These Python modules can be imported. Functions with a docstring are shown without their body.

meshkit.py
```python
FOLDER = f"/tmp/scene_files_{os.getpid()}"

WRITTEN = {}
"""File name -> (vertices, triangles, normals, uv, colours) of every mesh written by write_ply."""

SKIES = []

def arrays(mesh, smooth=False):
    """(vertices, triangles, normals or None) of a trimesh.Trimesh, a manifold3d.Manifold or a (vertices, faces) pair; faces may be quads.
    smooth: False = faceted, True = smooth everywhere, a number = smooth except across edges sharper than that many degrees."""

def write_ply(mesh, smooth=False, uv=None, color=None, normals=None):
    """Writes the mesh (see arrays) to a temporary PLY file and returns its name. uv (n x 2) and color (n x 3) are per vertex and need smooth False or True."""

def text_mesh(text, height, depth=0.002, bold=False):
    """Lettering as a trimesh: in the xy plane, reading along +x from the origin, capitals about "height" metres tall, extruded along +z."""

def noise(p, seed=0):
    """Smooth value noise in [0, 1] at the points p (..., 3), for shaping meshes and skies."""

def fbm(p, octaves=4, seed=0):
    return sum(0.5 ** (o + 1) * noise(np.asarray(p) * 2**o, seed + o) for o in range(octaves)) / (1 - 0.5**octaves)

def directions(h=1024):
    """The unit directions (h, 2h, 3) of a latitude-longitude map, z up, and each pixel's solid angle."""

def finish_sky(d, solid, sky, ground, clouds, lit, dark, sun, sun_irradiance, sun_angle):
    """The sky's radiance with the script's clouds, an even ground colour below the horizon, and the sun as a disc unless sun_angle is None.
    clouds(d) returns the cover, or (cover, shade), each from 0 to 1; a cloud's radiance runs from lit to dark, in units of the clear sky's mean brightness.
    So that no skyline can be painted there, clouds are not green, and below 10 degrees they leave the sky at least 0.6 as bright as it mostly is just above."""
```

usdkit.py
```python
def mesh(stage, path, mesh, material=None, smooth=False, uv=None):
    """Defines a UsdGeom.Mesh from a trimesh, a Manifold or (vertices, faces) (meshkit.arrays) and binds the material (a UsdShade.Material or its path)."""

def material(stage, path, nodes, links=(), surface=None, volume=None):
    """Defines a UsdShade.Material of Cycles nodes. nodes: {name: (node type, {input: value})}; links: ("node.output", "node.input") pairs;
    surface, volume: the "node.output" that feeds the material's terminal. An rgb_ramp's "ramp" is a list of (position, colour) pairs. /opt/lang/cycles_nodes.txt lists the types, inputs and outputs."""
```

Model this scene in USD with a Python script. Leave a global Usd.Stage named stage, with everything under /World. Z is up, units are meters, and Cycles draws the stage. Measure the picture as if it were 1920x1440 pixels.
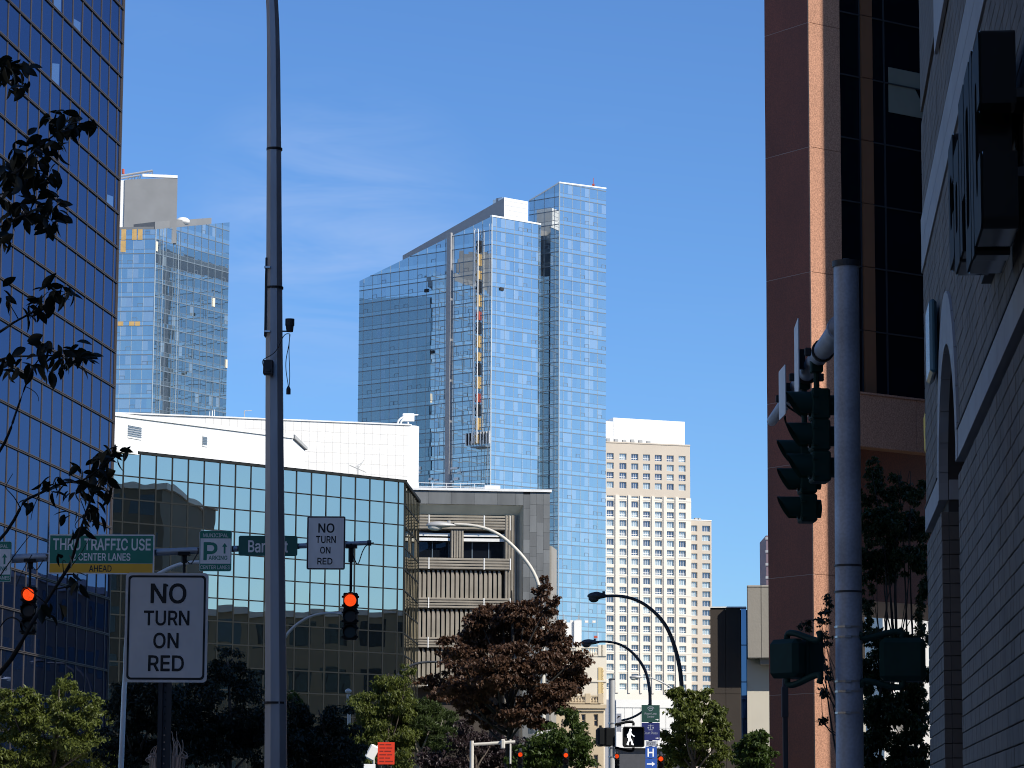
import math, random, numpy as np, trimesh, usdkit, meshkit
import shapely.geometry as sg
from shapely import affinity
from pxr import Usd, UsdGeom, UsdLux, UsdShade, Gf, Sdf

# ------------------------------------------------------------------ camera, sky, sun, exposure
stage = Usd.Stage.CreateInMemory()
UsdGeom.SetStageUpAxis(stage, 'Z'); UsdGeom.SetStageMetersPerUnit(stage, 1.0)
UsdGeom.Xform.Define(stage, '/World'); UsdGeom.Scope.Define(stage, '/World/Looks')
F = 5700.0                                  # focal length in photograph pixels (1920 wide)
PITCH, ROLL = math.atan(835 / F), 0.0052
EYE = np.array([0, 0, 1.6])
_f = np.array([0, math.cos(PITCH), math.sin(PITCH)]); _u0 = np.array([0, -math.sin(PITCH), math.cos(PITCH)]); _r0 = np.array([1.0, 0, 0])
_r = _r0 * math.cos(ROLL) + _u0 * math.sin(ROLL); _u = -_r0 * math.sin(ROLL) + _u0 * math.cos(ROLL)
cam = UsdGeom.Camera.Define(stage, '/World/camera')
cam.AddTransformOp().Set(Gf.Matrix4d(*_r, 0, *_u, 0, *(-_f), 0, *EYE, 1))
cam.CreateHorizontalApertureAttr(36.0); cam.CreateVerticalApertureAttr(27.0); cam.CreateFocalLengthAttr(36.0 * F / 1920)
cam.CreateClippingRangeAttr(Gf.Vec2f(0.1, 6000)); cam.CreateExposureAttr(0.35)
SUN_AZ, SUN_EL = math.radians(180 - 50), math.radians(38)
sun_dir = np.array([math.sin(SUN_AZ) * math.cos(SUN_EL), math.cos(SUN_AZ) * math.cos(SUN_EL), math.sin(SUN_EL)])
sun = UsdLux.DistantLight.Define(stage, '/World/sun')
sun.CreateIntensityAttr(1.2); sun.CreateAngleAttr(0.53); sun.CreateNormalizeAttr(True); sun.CreateColorAttr(Gf.Vec3f(1.0, 0.95, 0.86))
_z = sun_dir; _x = np.cross([0, 0, 1.0], _z); _x /= np.linalg.norm(_x); _y = np.cross(_z, _x)
sun.AddTransformOp().Set(Gf.Matrix4d(*_x, 0, *_y, 0, *_z, 0, 0, 0, 0, 1))
dome = UsdLux.DomeLight.Define(stage, '/World/sky')
SKY = 0.095
sky_m = usdkit.material(stage, '/World/Looks/sky_air', {
    'sky': ('sky_texture', {'sky_type': 'single_scattering', 'sun_disc': False, 'sun_elevation': SUN_EL, 'sun_rotation': SUN_AZ, 'altitude': 60.0, 'air_density': 1.0, 'aerosol_density': 0.25, 'ozone_density': 2.5}),
    'hs': ('mix', {'mix_type': 'multiply', 'fac': 1.0, 'color2': (0.52, 0.79, 1.16)}),     'tc': ('texture_coordinate', {}),
    'map': ('mapping', {'scale': (9.0, 9.0, 40.0), 'rotation': (0.0, 0.10, 0.0)}), 'map2': ('mapping', {'scale': (3.0, 3.0, 8.0), 'location': (0.35, 0.0, 0.2)}),
    'n': ('noise_texture', {'scale': 1.5, 'detail': 8.0, 'roughness': 0.62, 'distortion': 0.6}),
    'n2': ('noise_texture', {'scale': 2.0, 'detail': 3.0}),
    'r': ('rgb_ramp', {'ramp': [(0.0, (0, 0, 0)), (0.36, (0, 0, 0)), (0.75, (1, 1, 1))]}),
    'r2': ('rgb_ramp', {'ramp': [(0.0, (0, 0, 0)), (0.52, (0.0, 0.0, 0.0)), (0.66, (0.25, 0.25, 0.25))]}),
    'dist': ('vector_math', {'math_type': 'distance', 'vector2': (-0.058, 0.980, 0.190)}), 'r3': ('rgb_ramp', {'ramp': [(0.0, (1, 1, 1)), (0.02, (1, 1, 1)), (0.058, (0, 0, 0)), (1.0, (0, 0, 0))]}),
    'mx': ('math', {'math_type': 'maximum'}), 'm': ('math', {'math_type': 'multiply'}), 'm2': ('math', {'math_type': 'multiply', 'value2': 0.52}),
    'mix': ('mix_color', {'b': (3.6, 4.9, 7.6), 'use_clamp': False}),
    'bg': ('background_shader', {'strength': SKY})},
    [('tc.generated', 'map.vector'), ('map.vector', 'n.vector'), ('tc.generated', 'map2.vector'), ('map2.vector', 'n2.vector'), ('n.fac', 'r.fac'), ('n2.fac', 'r2.fac'), ('tc.generated', 'dist.vector1'), ('dist.value', 'r3.fac'),
     ('r3.color', 'mx.value1'), ('r2.color', 'mx.value2'), ('r.color', 'm.value1'), ('mx.value', 'm.value2'), ('m.value', 'm2.value1'),
     ('m2.value', 'mix.fac'), ('sky.color', 'hs.color1'), ('hs.color', 'mix.a'), ('mix.result', 'bg.color')], surface='bg.background')
UsdShade.MaterialBindingAPI.Apply(dome.GetPrim()).Bind(sky_m)
dome.GetPrim().SetCustomDataByKey('kind', 'structure')

# ------------------------------------------------------------------ measuring: rays of the photograph
def ray(u, v):
    return _f + _r * ((u - 960) / F) + _u * ((720 - v) / F)
def at(u, v, Y):
    r = ray(u, v); return EYE + r * (Y / r[1])
def proj(p):
    q = np.asarray(p, float) - EYE; d = q @ _f
    return 960 + F * (q @ _r) / d, 720 - F * (q @ _u) / d
class Wall:
    """A vertical plane: s runs to the right as seen from outside, depth runs inward."""
    def __init__(self, p, az):
        a = math.radians(az); self.p = np.array(p[:2], float); self.az = az
        self.d = np.array([math.sin(a), math.cos(a)]); self.n = np.array([math.cos(a), -math.sin(a)])
        self.M = np.eye(4); self.M[:2, 0] = self.d; self.M[:2, 1] = -self.n; self.M[:2, 3] = self.p
    def hit(self, u, v, depth=0.0):
        r = ray(u, v); t = ((self.p - self.n * depth - EYE[:2]) @ self.n) / (r[:2] @ self.n)
        q = EYE + t * r
        return float((q[:2] - self.p) @ self.d), float(q[2])
    def zat(self, s, depth, v):
        """height on the upright line (s, depth) that the photograph shows at row v"""
        lo, hi = -5.0, 200.0
        for _ in range(50):
            m = (lo + hi) / 2
            if proj(self.pt(s, depth, m))[1] > v: lo = m
            else: hi = m
        return lo
    def w(self, mesh):
        m = mesh.copy(); m.apply_transform(self.M); return m
    def pt(self, s, depth, z):
        return (self.M @ np.array([s, depth, z, 1.0]))[:3]

# ------------------------------------------------------------------ mesh helpers
def box(x0, x1, y0, y1, z0, z1):
    m = trimesh.creation.box([abs(x1 - x0), abs(y1 - y0), abs(z1 - z0)]); m.apply_translation([(x0 + x1) / 2, (y0 + y1) / 2, (z0 + z1) / 2]); return m
def cbox(x0, x1, y0, y1, z0, z1, c=0.01):
    P = []
    for sx, X in ((1, x0), (-1, x1)):
        for sy, Yv in ((1, y0), (-1, y1)):
            for sz, Z in ((1, z0), (-1, z1)):
                P += [(X + sx * c, Yv + sy * c, Z), (X + sx * c, Yv, Z + sz * c), (X, Yv + sy * c, Z + sz * c)]
    return trimesh.convex.convex_hull(np.array(P))
def J(ms):
    ms = list(ms); return trimesh.util.concatenate(ms) if len(ms) > 1 else ms[0]
def ext(poly, y0, y1):
    ms = []
    for g in getattr(poly, 'geoms', [poly]):
        if g.is_empty: continue
        m = trimesh.creation.extrude_polygon(g, y1 - y0, engine='earcut')
        v = np.array(m.vertices); m = trimesh.Trimesh(np.stack([v[:, 0], y0 + v[:, 2], v[:, 1]], 1), np.array(m.faces)[:, ::-1], process=False); ms.append(m)
    return J(ms)
def prism(poly, z0, z1):
    m = trimesh.creation.extrude_polygon(sg.Polygon(poly), z1 - z0, engine='earcut'); m.apply_translation([0, 0, z0]); return m
def rr(w, h, r, cx=0, cz=0):
    return affinity.translate(sg.box(-w / 2 + r, -h / 2 + r, w / 2 - r, h / 2 - r).buffer(r, 6), cx, cz)
def tube(pts, rad, sides=10, cap=True):
    p = np.asarray(pts, float); n = len(p); rad = np.broadcast_to(np.asarray(rad, float), (n,))
    t = np.gradient(p, axis=0); t /= np.linalg.norm(t, axis=1, keepdims=True) + 1e-12
    ref = np.array([0, 1.0, 0]) if abs(t[:, 1]).max() < 0.9 else (np.array([1.0, 0, 0]) if abs(t[:, 0]).max() < 0.9 else np.array([0.3, 0.2, 0.93]))
    a = np.cross(t, ref); a /= np.linalg.norm(a, axis=1, keepdims=True) + 1e-12; b = np.cross(t, a)
    an = np.arange(sides) * 2 * np.pi / sides + np.pi / sides
    v = (p[:, None] + rad[:, None, None] * (np.cos(an)[None, :, None] * a[:, None] + np.sin(an)[None, :, None] * b[:, None])).reshape(-1, 3)
    f = []
    for i in range(n - 1):
        for j in range(sides):
            k = (j + 1) % sides; A, B, C, D = i * sides + j, i * sides + k, (i + 1) * sides + k, (i + 1) * sides + j
            f += [(A, B, C), (A, C, D)]
    if cap:
        v = np.vstack([v, p[0], p[-1]]); c0, c1 = len(v) - 2, len(v) - 1
        for j in range(sides):
            k = (j + 1) % sides; f += [(k, j, c0), ((n - 1) * sides + j, (n - 1) * sides + k, c1)]
    return trimesh.Trimesh(v, np.array(f), process=False)
def cyl(p0, p1, r, sides=12, r1=None):
    return tube([p0, p1], [r, r if r1 is None else r1], sides)
def lathe(profile, sides=16):
    m = trimesh.creation.revolve(np.array(profile, float), sections=sides); return m
def spline(pts, n=24):
    from scipy.interpolate import CubicSpline
    p = np.asarray(pts, float); p = p[np.concatenate([[True], np.linalg.norm(np.diff(p, axis=0), axis=1) > 1e-6])]
    t = np.concatenate([[0], np.cumsum(np.linalg.norm(np.diff(p, axis=0), axis=1))])
    return CubicSpline(t, p)(np.linspace(0, t[-1], n))
def mv(m, *d):
    m = m.copy(); m.apply_translation(d); return m
def rotz(m, deg):
    m = m.copy(); m.apply_transform(trimesh.transformations.rotation_matrix(math.radians(deg), [0, 0, 1])); return m
def rotx(m, deg):
    m = m.copy(); m.apply_transform(trimesh.transformations.rotation_matrix(math.radians(deg), [1, 0, 0])); return m
_texts = {}
def text(s, width, height, cx, cz, y, depth=0.003, bold=False, align='c'):
    """Lettering on a plane that faces -y: capitals "height" tall, squeezed or stretched to "width"."""
    k = (s, bold)
    if k not in _texts: _texts[k] = meshkit.text_mesh(s, 1.0, 1.0, bold)
    m = _texts[k].copy(); v = np.array(m.vertices); x0, x1 = v[:, 0].min(), v[:, 0].max()
    cap = 1.0
    q = np.stack([(v[:, 0] - (x0 + x1) / 2) / (x1 - x0) * width + cx, y - v[:, 2] * depth, v[:, 1] / cap * height + cz - height / 2], 1)
    return trimesh.Trimesh(q, m.faces, process=False)

# ------------------------------------------------------------------ naming and objects
_names = {}
def numbered(parent, name):
    k = (parent, name); c = _names.get(k, 0); _names[k] = c + 1
    return f'{parent}/{name}' if c == 0 else f'{parent}/{name}_{c:03d}'
def setd(prim, **kw):
    for k, v in kw.items():
        if v: prim.SetCustomDataByKey(k, v)
class Thing:
    def __init__(self, name, label=None, category=None, loc=(0, 0, 0), rz=0.0, group=None, kind=None, scale=None):
        self.path = numbered('/World', name); self.name = name; self.loc = np.array(loc, float); self.rz = rz; self.sc = scale
        x = UsdGeom.Xform.Define(stage, self.path); self.prim = x.GetPrim()
        x.AddTranslateOp().Set(Gf.Vec3d(*map(float, loc))); x.AddRotateZOp().Set(float(rz)); x.AddScaleOp().Set(Gf.Vec3f(*( (scale,) * 3 if scale else (1, 1, 1))))
        setd(self.prim, label=label, category=category, group=group, kind=kind)
    def part(self, name, mesh, m, smooth=False, label=None, kind=None, under=None, local=False):
        """mesh in world coordinates unless local"""
        parent = under or self.path
        path = numbered(parent, name)
        if not local: mesh = mv(mesh, *(-self.loc))
        p = usdkit.mesh(stage, path, mesh, M[m], smooth).GetPrim()
        setd(p, label=label, kind=kind)
        return path
    def copy(self, loc, rz=0.0, label=None, category=None, group=None, scale=None):
        was = self.prim.GetCustomData()
        t = Thing(self.name, label or was.get('label'), category or was.get('category'), loc, rz, group or was.get('group'), None, scale)
        t.prim.GetReferences().AddInternalReference(self.path); t.prim.SetInstanceable(True)
        return t
def single(name, mesh, m, label=None, category=None, group=None, kind=None, smooth=False):
    path = numbered('/World', name); p = usdkit.mesh(stage, path, mesh, M[m], smooth).GetPrim()
    setd(p, label=label, category=category, group=group, kind=kind); return p

# ------------------------------------------------------------------ materials
M = {}
def pbr(name, color, rough=0.6, var=0.12, scale=1.5, bump=0.0, bscale=20.0, metal=0.0, spec=0.5, speck=0.0, spscale=120.0, stretch=(1, 1, 1), island=0.0, coat=0.0):
    c = np.array(color, float)
    N = {'g': ('geometry', {}), 'mp': ('mapping', {'scale': stretch}), 'n': ('noise_texture', {'scale': scale, 'detail': 5.0, 'roughness': 0.6}),
         'r': ('rgb_ramp', {'ramp': [(0.25, tuple(c * (1 - var))), (0.75, tuple(np.minimum(c * (1 + var), 0.95)))]}), 'p': ('principled_bsdf', {'roughness': rough, 'metallic': metal, 'specular_ior_level': spec, 'coat_weight': coat})}
    L = [('g.position', 'mp.vector'), ('mp.vector', 'n.vector'), ('n.fac', 'r.fac')]; col = 'r.color'
    if speck:
        N['n3'] = ('noise_texture', {'scale': spscale, 'detail': 1.0}); N['r3'] = ('rgb_ramp', {'ramp': [(0.35, (1 - speck,) * 3), (0.65, (1 + speck,) * 3)]}); N['mx'] = ('mix', {'mix_type': 'multiply', 'fac': 1.0})
        L += [('g.position', 'n3.vector'), ('n3.fac', 'r3.fac'), (col, 'mx.color1'), ('r3.color', 'mx.color2')]; col = 'mx.color'
    if island:
        N['ri'] = ('rgb_ramp', {'ramp': [(0.0, (1 - island,) * 3), (1.0, (1 + island,) * 3)]}); N['mi'] = ('mix', {'mix_type': 'multiply', 'fac': 1.0}); N['oi'] = ('object_info', {})
        L += [('oi.random', 'ri.fac'), (col, 'mi.color1'), ('ri.color', 'mi.color2')]; col = 'mi.color'
    L.append((col, 'p.base_color'))
    if bump:
        N['n2'] = ('noise_texture', {'scale': bscale, 'detail': 4.0}); N['b'] = ('bump', {'strength': 1.0, 'distance': bump})
        L += [('g.position', 'n2.vector'), ('n2.fac', 'b.height'), ('b.normal', 'p.normal')]
    M[name] = usdkit.material(stage, '/World/Looks/' + name, N, L, surface='p.BSDF')
def mirror(name, tint, body, fac, wave=0.004, wscale=0.35, rough=0.0, fres=0.6, var=0.0):
    """Coated glazing: a reflective film over a dark interior, slightly wavy."""
    N = {'g': ('geometry', {}), 'n': ('noise_texture', {'scale': wscale, 'detail': 1.0}), 'b': ('bump', {'strength': 1.0, 'distance': wave}),
         'gl': ('glossy_bsdf', {'color': tint, 'roughness': rough}), 'd': ('diffuse_bsdf', {'color': body}), 'fr': ('fresnel', {'IOR': 1.5}),
         'ma': ('math', {'math_type': 'multiply_add', 'value2': fres, 'value3': fac, 'use_clamp': True}), 'mx': ('mix_closure', {})}
    L = [('g.position', 'n.vector'), ('n.fac', 'b.height'), ('b.normal', 'gl.normal'), ('fr.fac', 'ma.value1'), ('ma.value', 'mx.fac'), ('d.BSDF', 'mx.closure1'), ('gl.BSDF', 'mx.closure2')]
    if var:
        N['oi'] = ('geometry', {}); N['ri'] = ('rgb_ramp', {'ramp': [(0.0, tuple(np.array(tint) * (1 - var))), (1.0, tuple(np.minimum(np.array(tint) * (1 + var), 1)))]})
        L += [('oi.random_per_island', 'ri.fac'), ('ri.color', 'gl.color')]
    M[name] = usdkit.material(stage, '/World/Looks/' + name, N, L, surface='mx.closure')
def leafm(name, cols, trans=0.35, rough=0.5):
    N = {'g': ('geometry', {}), 'r': ('rgb_ramp', {'ramp': [(i / (len(cols) - 1), c) for i, c in enumerate(cols)]}), 'p': ('principled_bsdf', {'roughness': rough, 'specular_ior_level': 0.4}), 't': ('translucent_bsdf', {}), 'mx': ('mix_closure', {'fac': trans})}
    M[name] = usdkit.material(stage, '/World/Looks/' + name, N, [('g.random_per_island', 'r.fac'), ('r.color', 'p.base_color'), ('r.color', 't.color'), ('p.BSDF', 'mx.closure1'), ('t.BSDF', 'mx.closure2')], surface='mx.closure')
def glow(name, color, strength, dots=0.0):
    N = {'e': ('emission', {'color': color, 'strength': strength})}; L = []
    if dots:
        N['g'] = ('geometry', {}); N['v'] = ('voronoi_texture', {'scale': dots, 'randomness': 0.25}); N['r'] = ('rgb_ramp', {'ramp': [(0.2, color), (0.6, tuple(np.array(color) * 0.45))]})
        L = [('g.position', 'v.vector'), ('v.distance', 'r.fac'), ('r.color', 'e.color')]
    M[name] = usdkit.material(stage, '/World/Looks/' + name, N, L, surface='e.emission')

pbr('ground', (0.26, 0.24, 0.21), 0.9, 0.25, 0.4, 0.01, 8)
pbr('asphalt', (0.05, 0.05, 0.052), 0.85, 0.25, 0.8, 0.004, 60, speck=0.25)
pbr('pavement', (0.32, 0.31, 0.29), 0.85, 0.15, 0.7, 0.003, 40)
pbr('road_paint', (0.75, 0.75, 0.72), 0.6, 0.15, 4)
pbr('lawn', (0.05, 0.075, 0.025), 0.9, 0.4, 1.2, 0.02, 30)
# left tower
mirror('navy_glass', (0.27, 0.33, 0.52), (0.006, 0.012, 0.03), 0.45, 0.002, 0.5, fres=0.6, var=0.07)
mirror('navy_glass_pale', (0.62, 0.72, 0.85), (0.08, 0.10, 0.13), 0.55, 0.004, 0.5)
pbr('bronze_mullion', (0.065, 0.054, 0.050), 0.5, 0.12, 2, metal=0.2)
pbr('dark_core', (0.015, 0.015, 0.018), 0.8)
# teal building
mirror('teal_glass', (0.84, 0.79, 0.64), (0.008, 0.012, 0.013), 0.78, 0.006, 0.42, fres=0.4, var=0.07)
pbr('dark_mullion', (0.014, 0.016, 0.016), 0.75, 0.1, 2, spec=0.12)
pbr('white_panel', (0.76, 0.75, 0.72), 0.5, 0.06, 0.5, stretch=(1, 1, 0.15))
pbr('white_tile', (0.73, 0.70, 0.65), 0.35, 0.06, 0.5, island=0.05, stretch=(1, 1, 0.3))
pbr('louvre_grey', (0.35, 0.35, 0.34), 0.6)
pbr('void_dark', (0.01, 0.01, 0.01), 0.9)
# towers
mirror('sky_glass', (0.84, 0.86, 0.84), (0.08, 0.12, 0.15), 0.76, 0.010, 0.16, fres=0.4, var=0.10)
mirror('sky_glass_spandrel', (0.93, 0.95, 0.92), (0.13, 0.18, 0.21), 0.74, 0.008, 0.16, fres=0.4, var=0.06)
mirror('sky_glass_pale', (0.85, 0.95, 1.0), (0.22, 0.28, 0.32), 0.5, 0.008, 0.2, fres=0.3, var=0.08)
pbr('tower_line', (0.14, 0.18, 0.22), 0.4, 0.1)
pbr('tower_mullion', (0.30, 0.36, 0.40), 0.4, 0.1)
pbr('parapet_grey', (0.30, 0.30, 0.31), 0.6, 0.05)
pbr('penthouse_grey', (0.185, 0.19, 0.195), 0.6, 0.08, 0.3)
pbr('penthouse_white', (0.72, 0.72, 0.70), 0.5, 0.04)
pbr('plywood', (0.52, 0.34, 0.13), 0.7, 0.2, 1.0)
pbr('steel_white', (0.7, 0.7, 0.68), 0.5)
pbr('steel_red', (0.4, 0.07, 0.04), 0.5)
# concrete building
pbr('slate', (0.125, 0.13, 0.13), 0.6, 0.25, 0.9, stretch=(1, 1, 0.25), island=0.22)
pbr('brown_concrete', (0.50, 0.42, 0.29), 0.85, 0.18, 0.7, 0.006, 12, stretch=(1, 1, 0.3))
pbr('ribbed_concrete', (0.25, 0.22, 0.175), 0.85, 0.2, 0.8, 0.006, 12)
pbr('coping_white', (0.7, 0.69, 0.66), 0.6)
mirror('dark_window', (0.5, 0.6, 0.75), (0.006, 0.008, 0.012), 0.12, 0.004, 0.6, fres=0.6)
# cream tower
pbr('cream_wall', (0.66, 0.605, 0.515), 0.8, 0.05, 0.1)
pbr('tan_wall', (0.50, 0.43, 0.345), 0.8, 0.05, 0.1)
pbr('frame_white', (0.78, 0.77, 0.74), 0.5, 0.03)
mirror('pane_dark', (0.6, 0.7, 0.85), (0.07, 0.08, 0.095), 0.18, 0.004, 0.5)
mirror('pane_pale', (0.7, 0.8, 0.85), (0.36, 0.41, 0.41), 0.2, 0.004, 0.5)
mirror('pane_mid', (0.6, 0.7, 0.8), (0.18, 0.205, 0.215), 0.18, 0.004, 0.5)
# old building
pbr('old_cream', (0.62, 0.55, 0.43), 0.85, 0.08, 0.4)
pbr('old_tan', (0.45, 0.35, 0.22), 0.85, 0.1, 0.4)
pbr('old_ochre', (0.55, 0.40, 0.18), 0.85, 0.1, 0.4)
pbr('pale_block', (0.72, 0.69, 0.63), 0.8, 0.05, 0.2)
pbr('garage_dark', (0.05, 0.05, 0.055), 0.8)
# brown tower
pbr('shaded_granite', (0.18, 0.040, 0.017), 0.5, 0.24, 0.6, speck=0.22, spscale=26, island=0.10, stretch=(1, 1, 0.35))  # one granite: shade of the left face is put into this colour
pbr('sunlit_granite', (0.38, 0.195, 0.125), 0.6, 0.14, 0.6, speck=0.25, spscale=26, island=0.08, stretch=(1, 1, 0.35), spec=0.25)  # the same granite with sunlight on the strip put into its colour
pbr('orange_strip', (0.16, 0.06, 0.022), 0.5, 0.1, 2)
pbr('joint_line', (0.42, 0.30, 0.25), 0.8)
mirror('black_glass', (0.5, 0.6, 0.8), (0.004, 0.005, 0.008), 0.035, 0.005, 0.5, fres=0.12)
pbr('blind_grey', (0.16, 0.155, 0.12), 0.7)
# beige building
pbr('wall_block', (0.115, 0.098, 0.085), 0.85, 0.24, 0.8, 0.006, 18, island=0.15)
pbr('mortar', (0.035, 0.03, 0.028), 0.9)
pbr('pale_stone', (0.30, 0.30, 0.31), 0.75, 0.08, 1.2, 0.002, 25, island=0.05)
pbr('gloss_black', (0.006, 0.007, 0.008), 0.10, 0.1, 3)
pbr('letter_face', (0.008, 0.009, 0.010), 0.55, 0.1, 3, spec=0.08)
pbr('sign_blue', (0.04, 0.10, 0.13), 0.2)
pbr('banner_yellow', (0.75, 0.45, 0.02), 0.6)
# right modern building
pbr('dark_brown', (0.04, 0.030, 0.022), 0.7, 0.15, 0.7, 0.004, 15)
pbr('warm_concrete', (0.30, 0.275, 0.235), 0.85, 0.1, 0.5, 0.006, 10)
pbr('cream_stucco', (0.60, 0.55, 0.45), 0.85, 0.05, 0.5)
mirror('blue_strip', (0.3, 0.5, 0.9), (0.02, 0.05, 0.12), 0.3, 0.003, 0.5)
pbr('purple_brick', (0.16, 0.11, 0.13), 0.85, 0.1, 0.5)
pbr('reflected_beige', (0.11, 0.088, 0.058), 0.85, 0.1, 0.2)
pbr('reflected_brown', (0.04, 0.029, 0.02), 0.85, 0.1, 0.2)
# street furniture
pbr('galvanised', (0.34, 0.36, 0.39), 0.45, 0.10, 6, metal=0.4, stretch=(1, 1, 0.3))
pbr('pole_aluminium', (0.40, 0.41, 0.44), 0.40, 0.14, 5, metal=0.5, stretch=(1, 1, 0.2))
pbr('pole_dark', (0.035, 0.038, 0.045), 0.5, 0.15, 4)
pbr('pole_grey', (0.42, 0.42, 0.41), 0.5, 0.1, 5, metal=0.2)
pbr('pole_cream', (0.55, 0.52, 0.46), 0.5, 0.06, 5)
pbr('stained_steel', (0.36, 0.40, 0.48), 0.5, 0.30, 1.3, metal=0.25, speck=0.08, spscale=40)
pbr('steel_band', (0.62, 0.63, 0.65), 0.3, 0.1, 20, metal=0.9)
pbr('signal_green', (0.008, 0.034, 0.029), 0.55, 0.15, 8, spec=0.15)
pbr('signal_black', (0.010, 0.011, 0.012), 0.5, 0.15, 8, spec=0.15)
pbr('lens_off_amber', (0.035, 0.012, 0.004), 0.25)
pbr('lens_off_green', (0.004, 0.015, 0.014), 0.25)
glow('lens_red', (1.0, 0.075, 0.012), 1.25, dots=55)
glow('walk_white', (0.92, 0.96, 1.0), 1.4)
pbr('sign_white', (0.80, 0.81, 0.82), 0.45, 0.09, 5, stretch=(1, 1, 0.4))
pbr('sign_black', (0.012, 0.012, 0.013), 0.5)
pbr('sign_green', (0.010, 0.20, 0.135), 0.45, 0.06, 3)
pbr('sign_dark_green', (0.01, 0.11, 0.09), 0.45, 0.06, 3)
pbr('sign_yellow', (0.80, 0.43, 0.02), 0.45, 0.06, 3)
pbr('sign_orange', (0.62, 0.035, 0.008), 0.5, 0.06, 3)
pbr('sign_text_red', (0.20, 0.012, 0.005), 0.5)
pbr('sign_forest', (0.012, 0.055, 0.045), 0.5)
pbr('sign_navy', (0.015, 0.022, 0.12), 0.5)
pbr('sign_hospital', (0.02, 0.08, 0.36), 0.5)
pbr('sign_grey', (0.3, 0.32, 0.38), 0.5)
pbr('cable', (0.012, 0.012, 0.013), 0.6)
pbr('sticker', (0.55, 0.56, 0.58), 0.6)
pbr('lamp_glass', (0.6, 0.6, 0.56), 0.2)
pbr('bark', (0.075, 0.058, 0.045), 0.9, 0.3, 6, 0.006, 30)
pbr('bark_dark', (0.02, 0.017, 0.014), 0.9, 0.3, 6, 0.004, 40)
pbr('bark_pale', (0.34, 0.29, 0.24), 0.9, 0.25, 6)
pbr('twig', (0.42, 0.31, 0.25), 0.9, 0.2, 6)
leafm('leaf_green', [(0.05, 0.08, 0.014), (0.11, 0.15, 0.025), (0.18, 0.215, 0.04), (0.25, 0.27, 0.07)])
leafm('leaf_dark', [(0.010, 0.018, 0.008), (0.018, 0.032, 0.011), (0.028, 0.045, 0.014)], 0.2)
leafm('leaf_yellow', [(0.09, 0.11, 0.018), (0.17, 0.185, 0.03), (0.25, 0.25, 0.05), (0.31, 0.29, 0.08)])
leafm('leaf_pine', [(0.05, 0.075, 0.018), (0.09, 0.125, 0.03), (0.15, 0.18, 0.05)], 0.2)
leafm('leaf_maroon', [(0.08, 0.040, 0.022), (0.17, 0.082, 0.042), (0.29, 0.15, 0.076), (0.42, 0.24, 0.13)], 0.35)
leafm('leaf_plum', [(0.03, 0.018, 0.02), (0.06, 0.036, 0.037), (0.10, 0.06, 0.055)], 0.2)
leafm('leaf_deep', [(0.02, 0.038, 0.010), (0.045, 0.080, 0.016), (0.09, 0.135, 0.028), (0.20, 0.23, 0.06)], 0.3)
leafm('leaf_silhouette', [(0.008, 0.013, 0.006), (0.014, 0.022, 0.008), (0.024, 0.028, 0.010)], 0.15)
R = random.Random(7); RN = np.random.default_rng(11)

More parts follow.
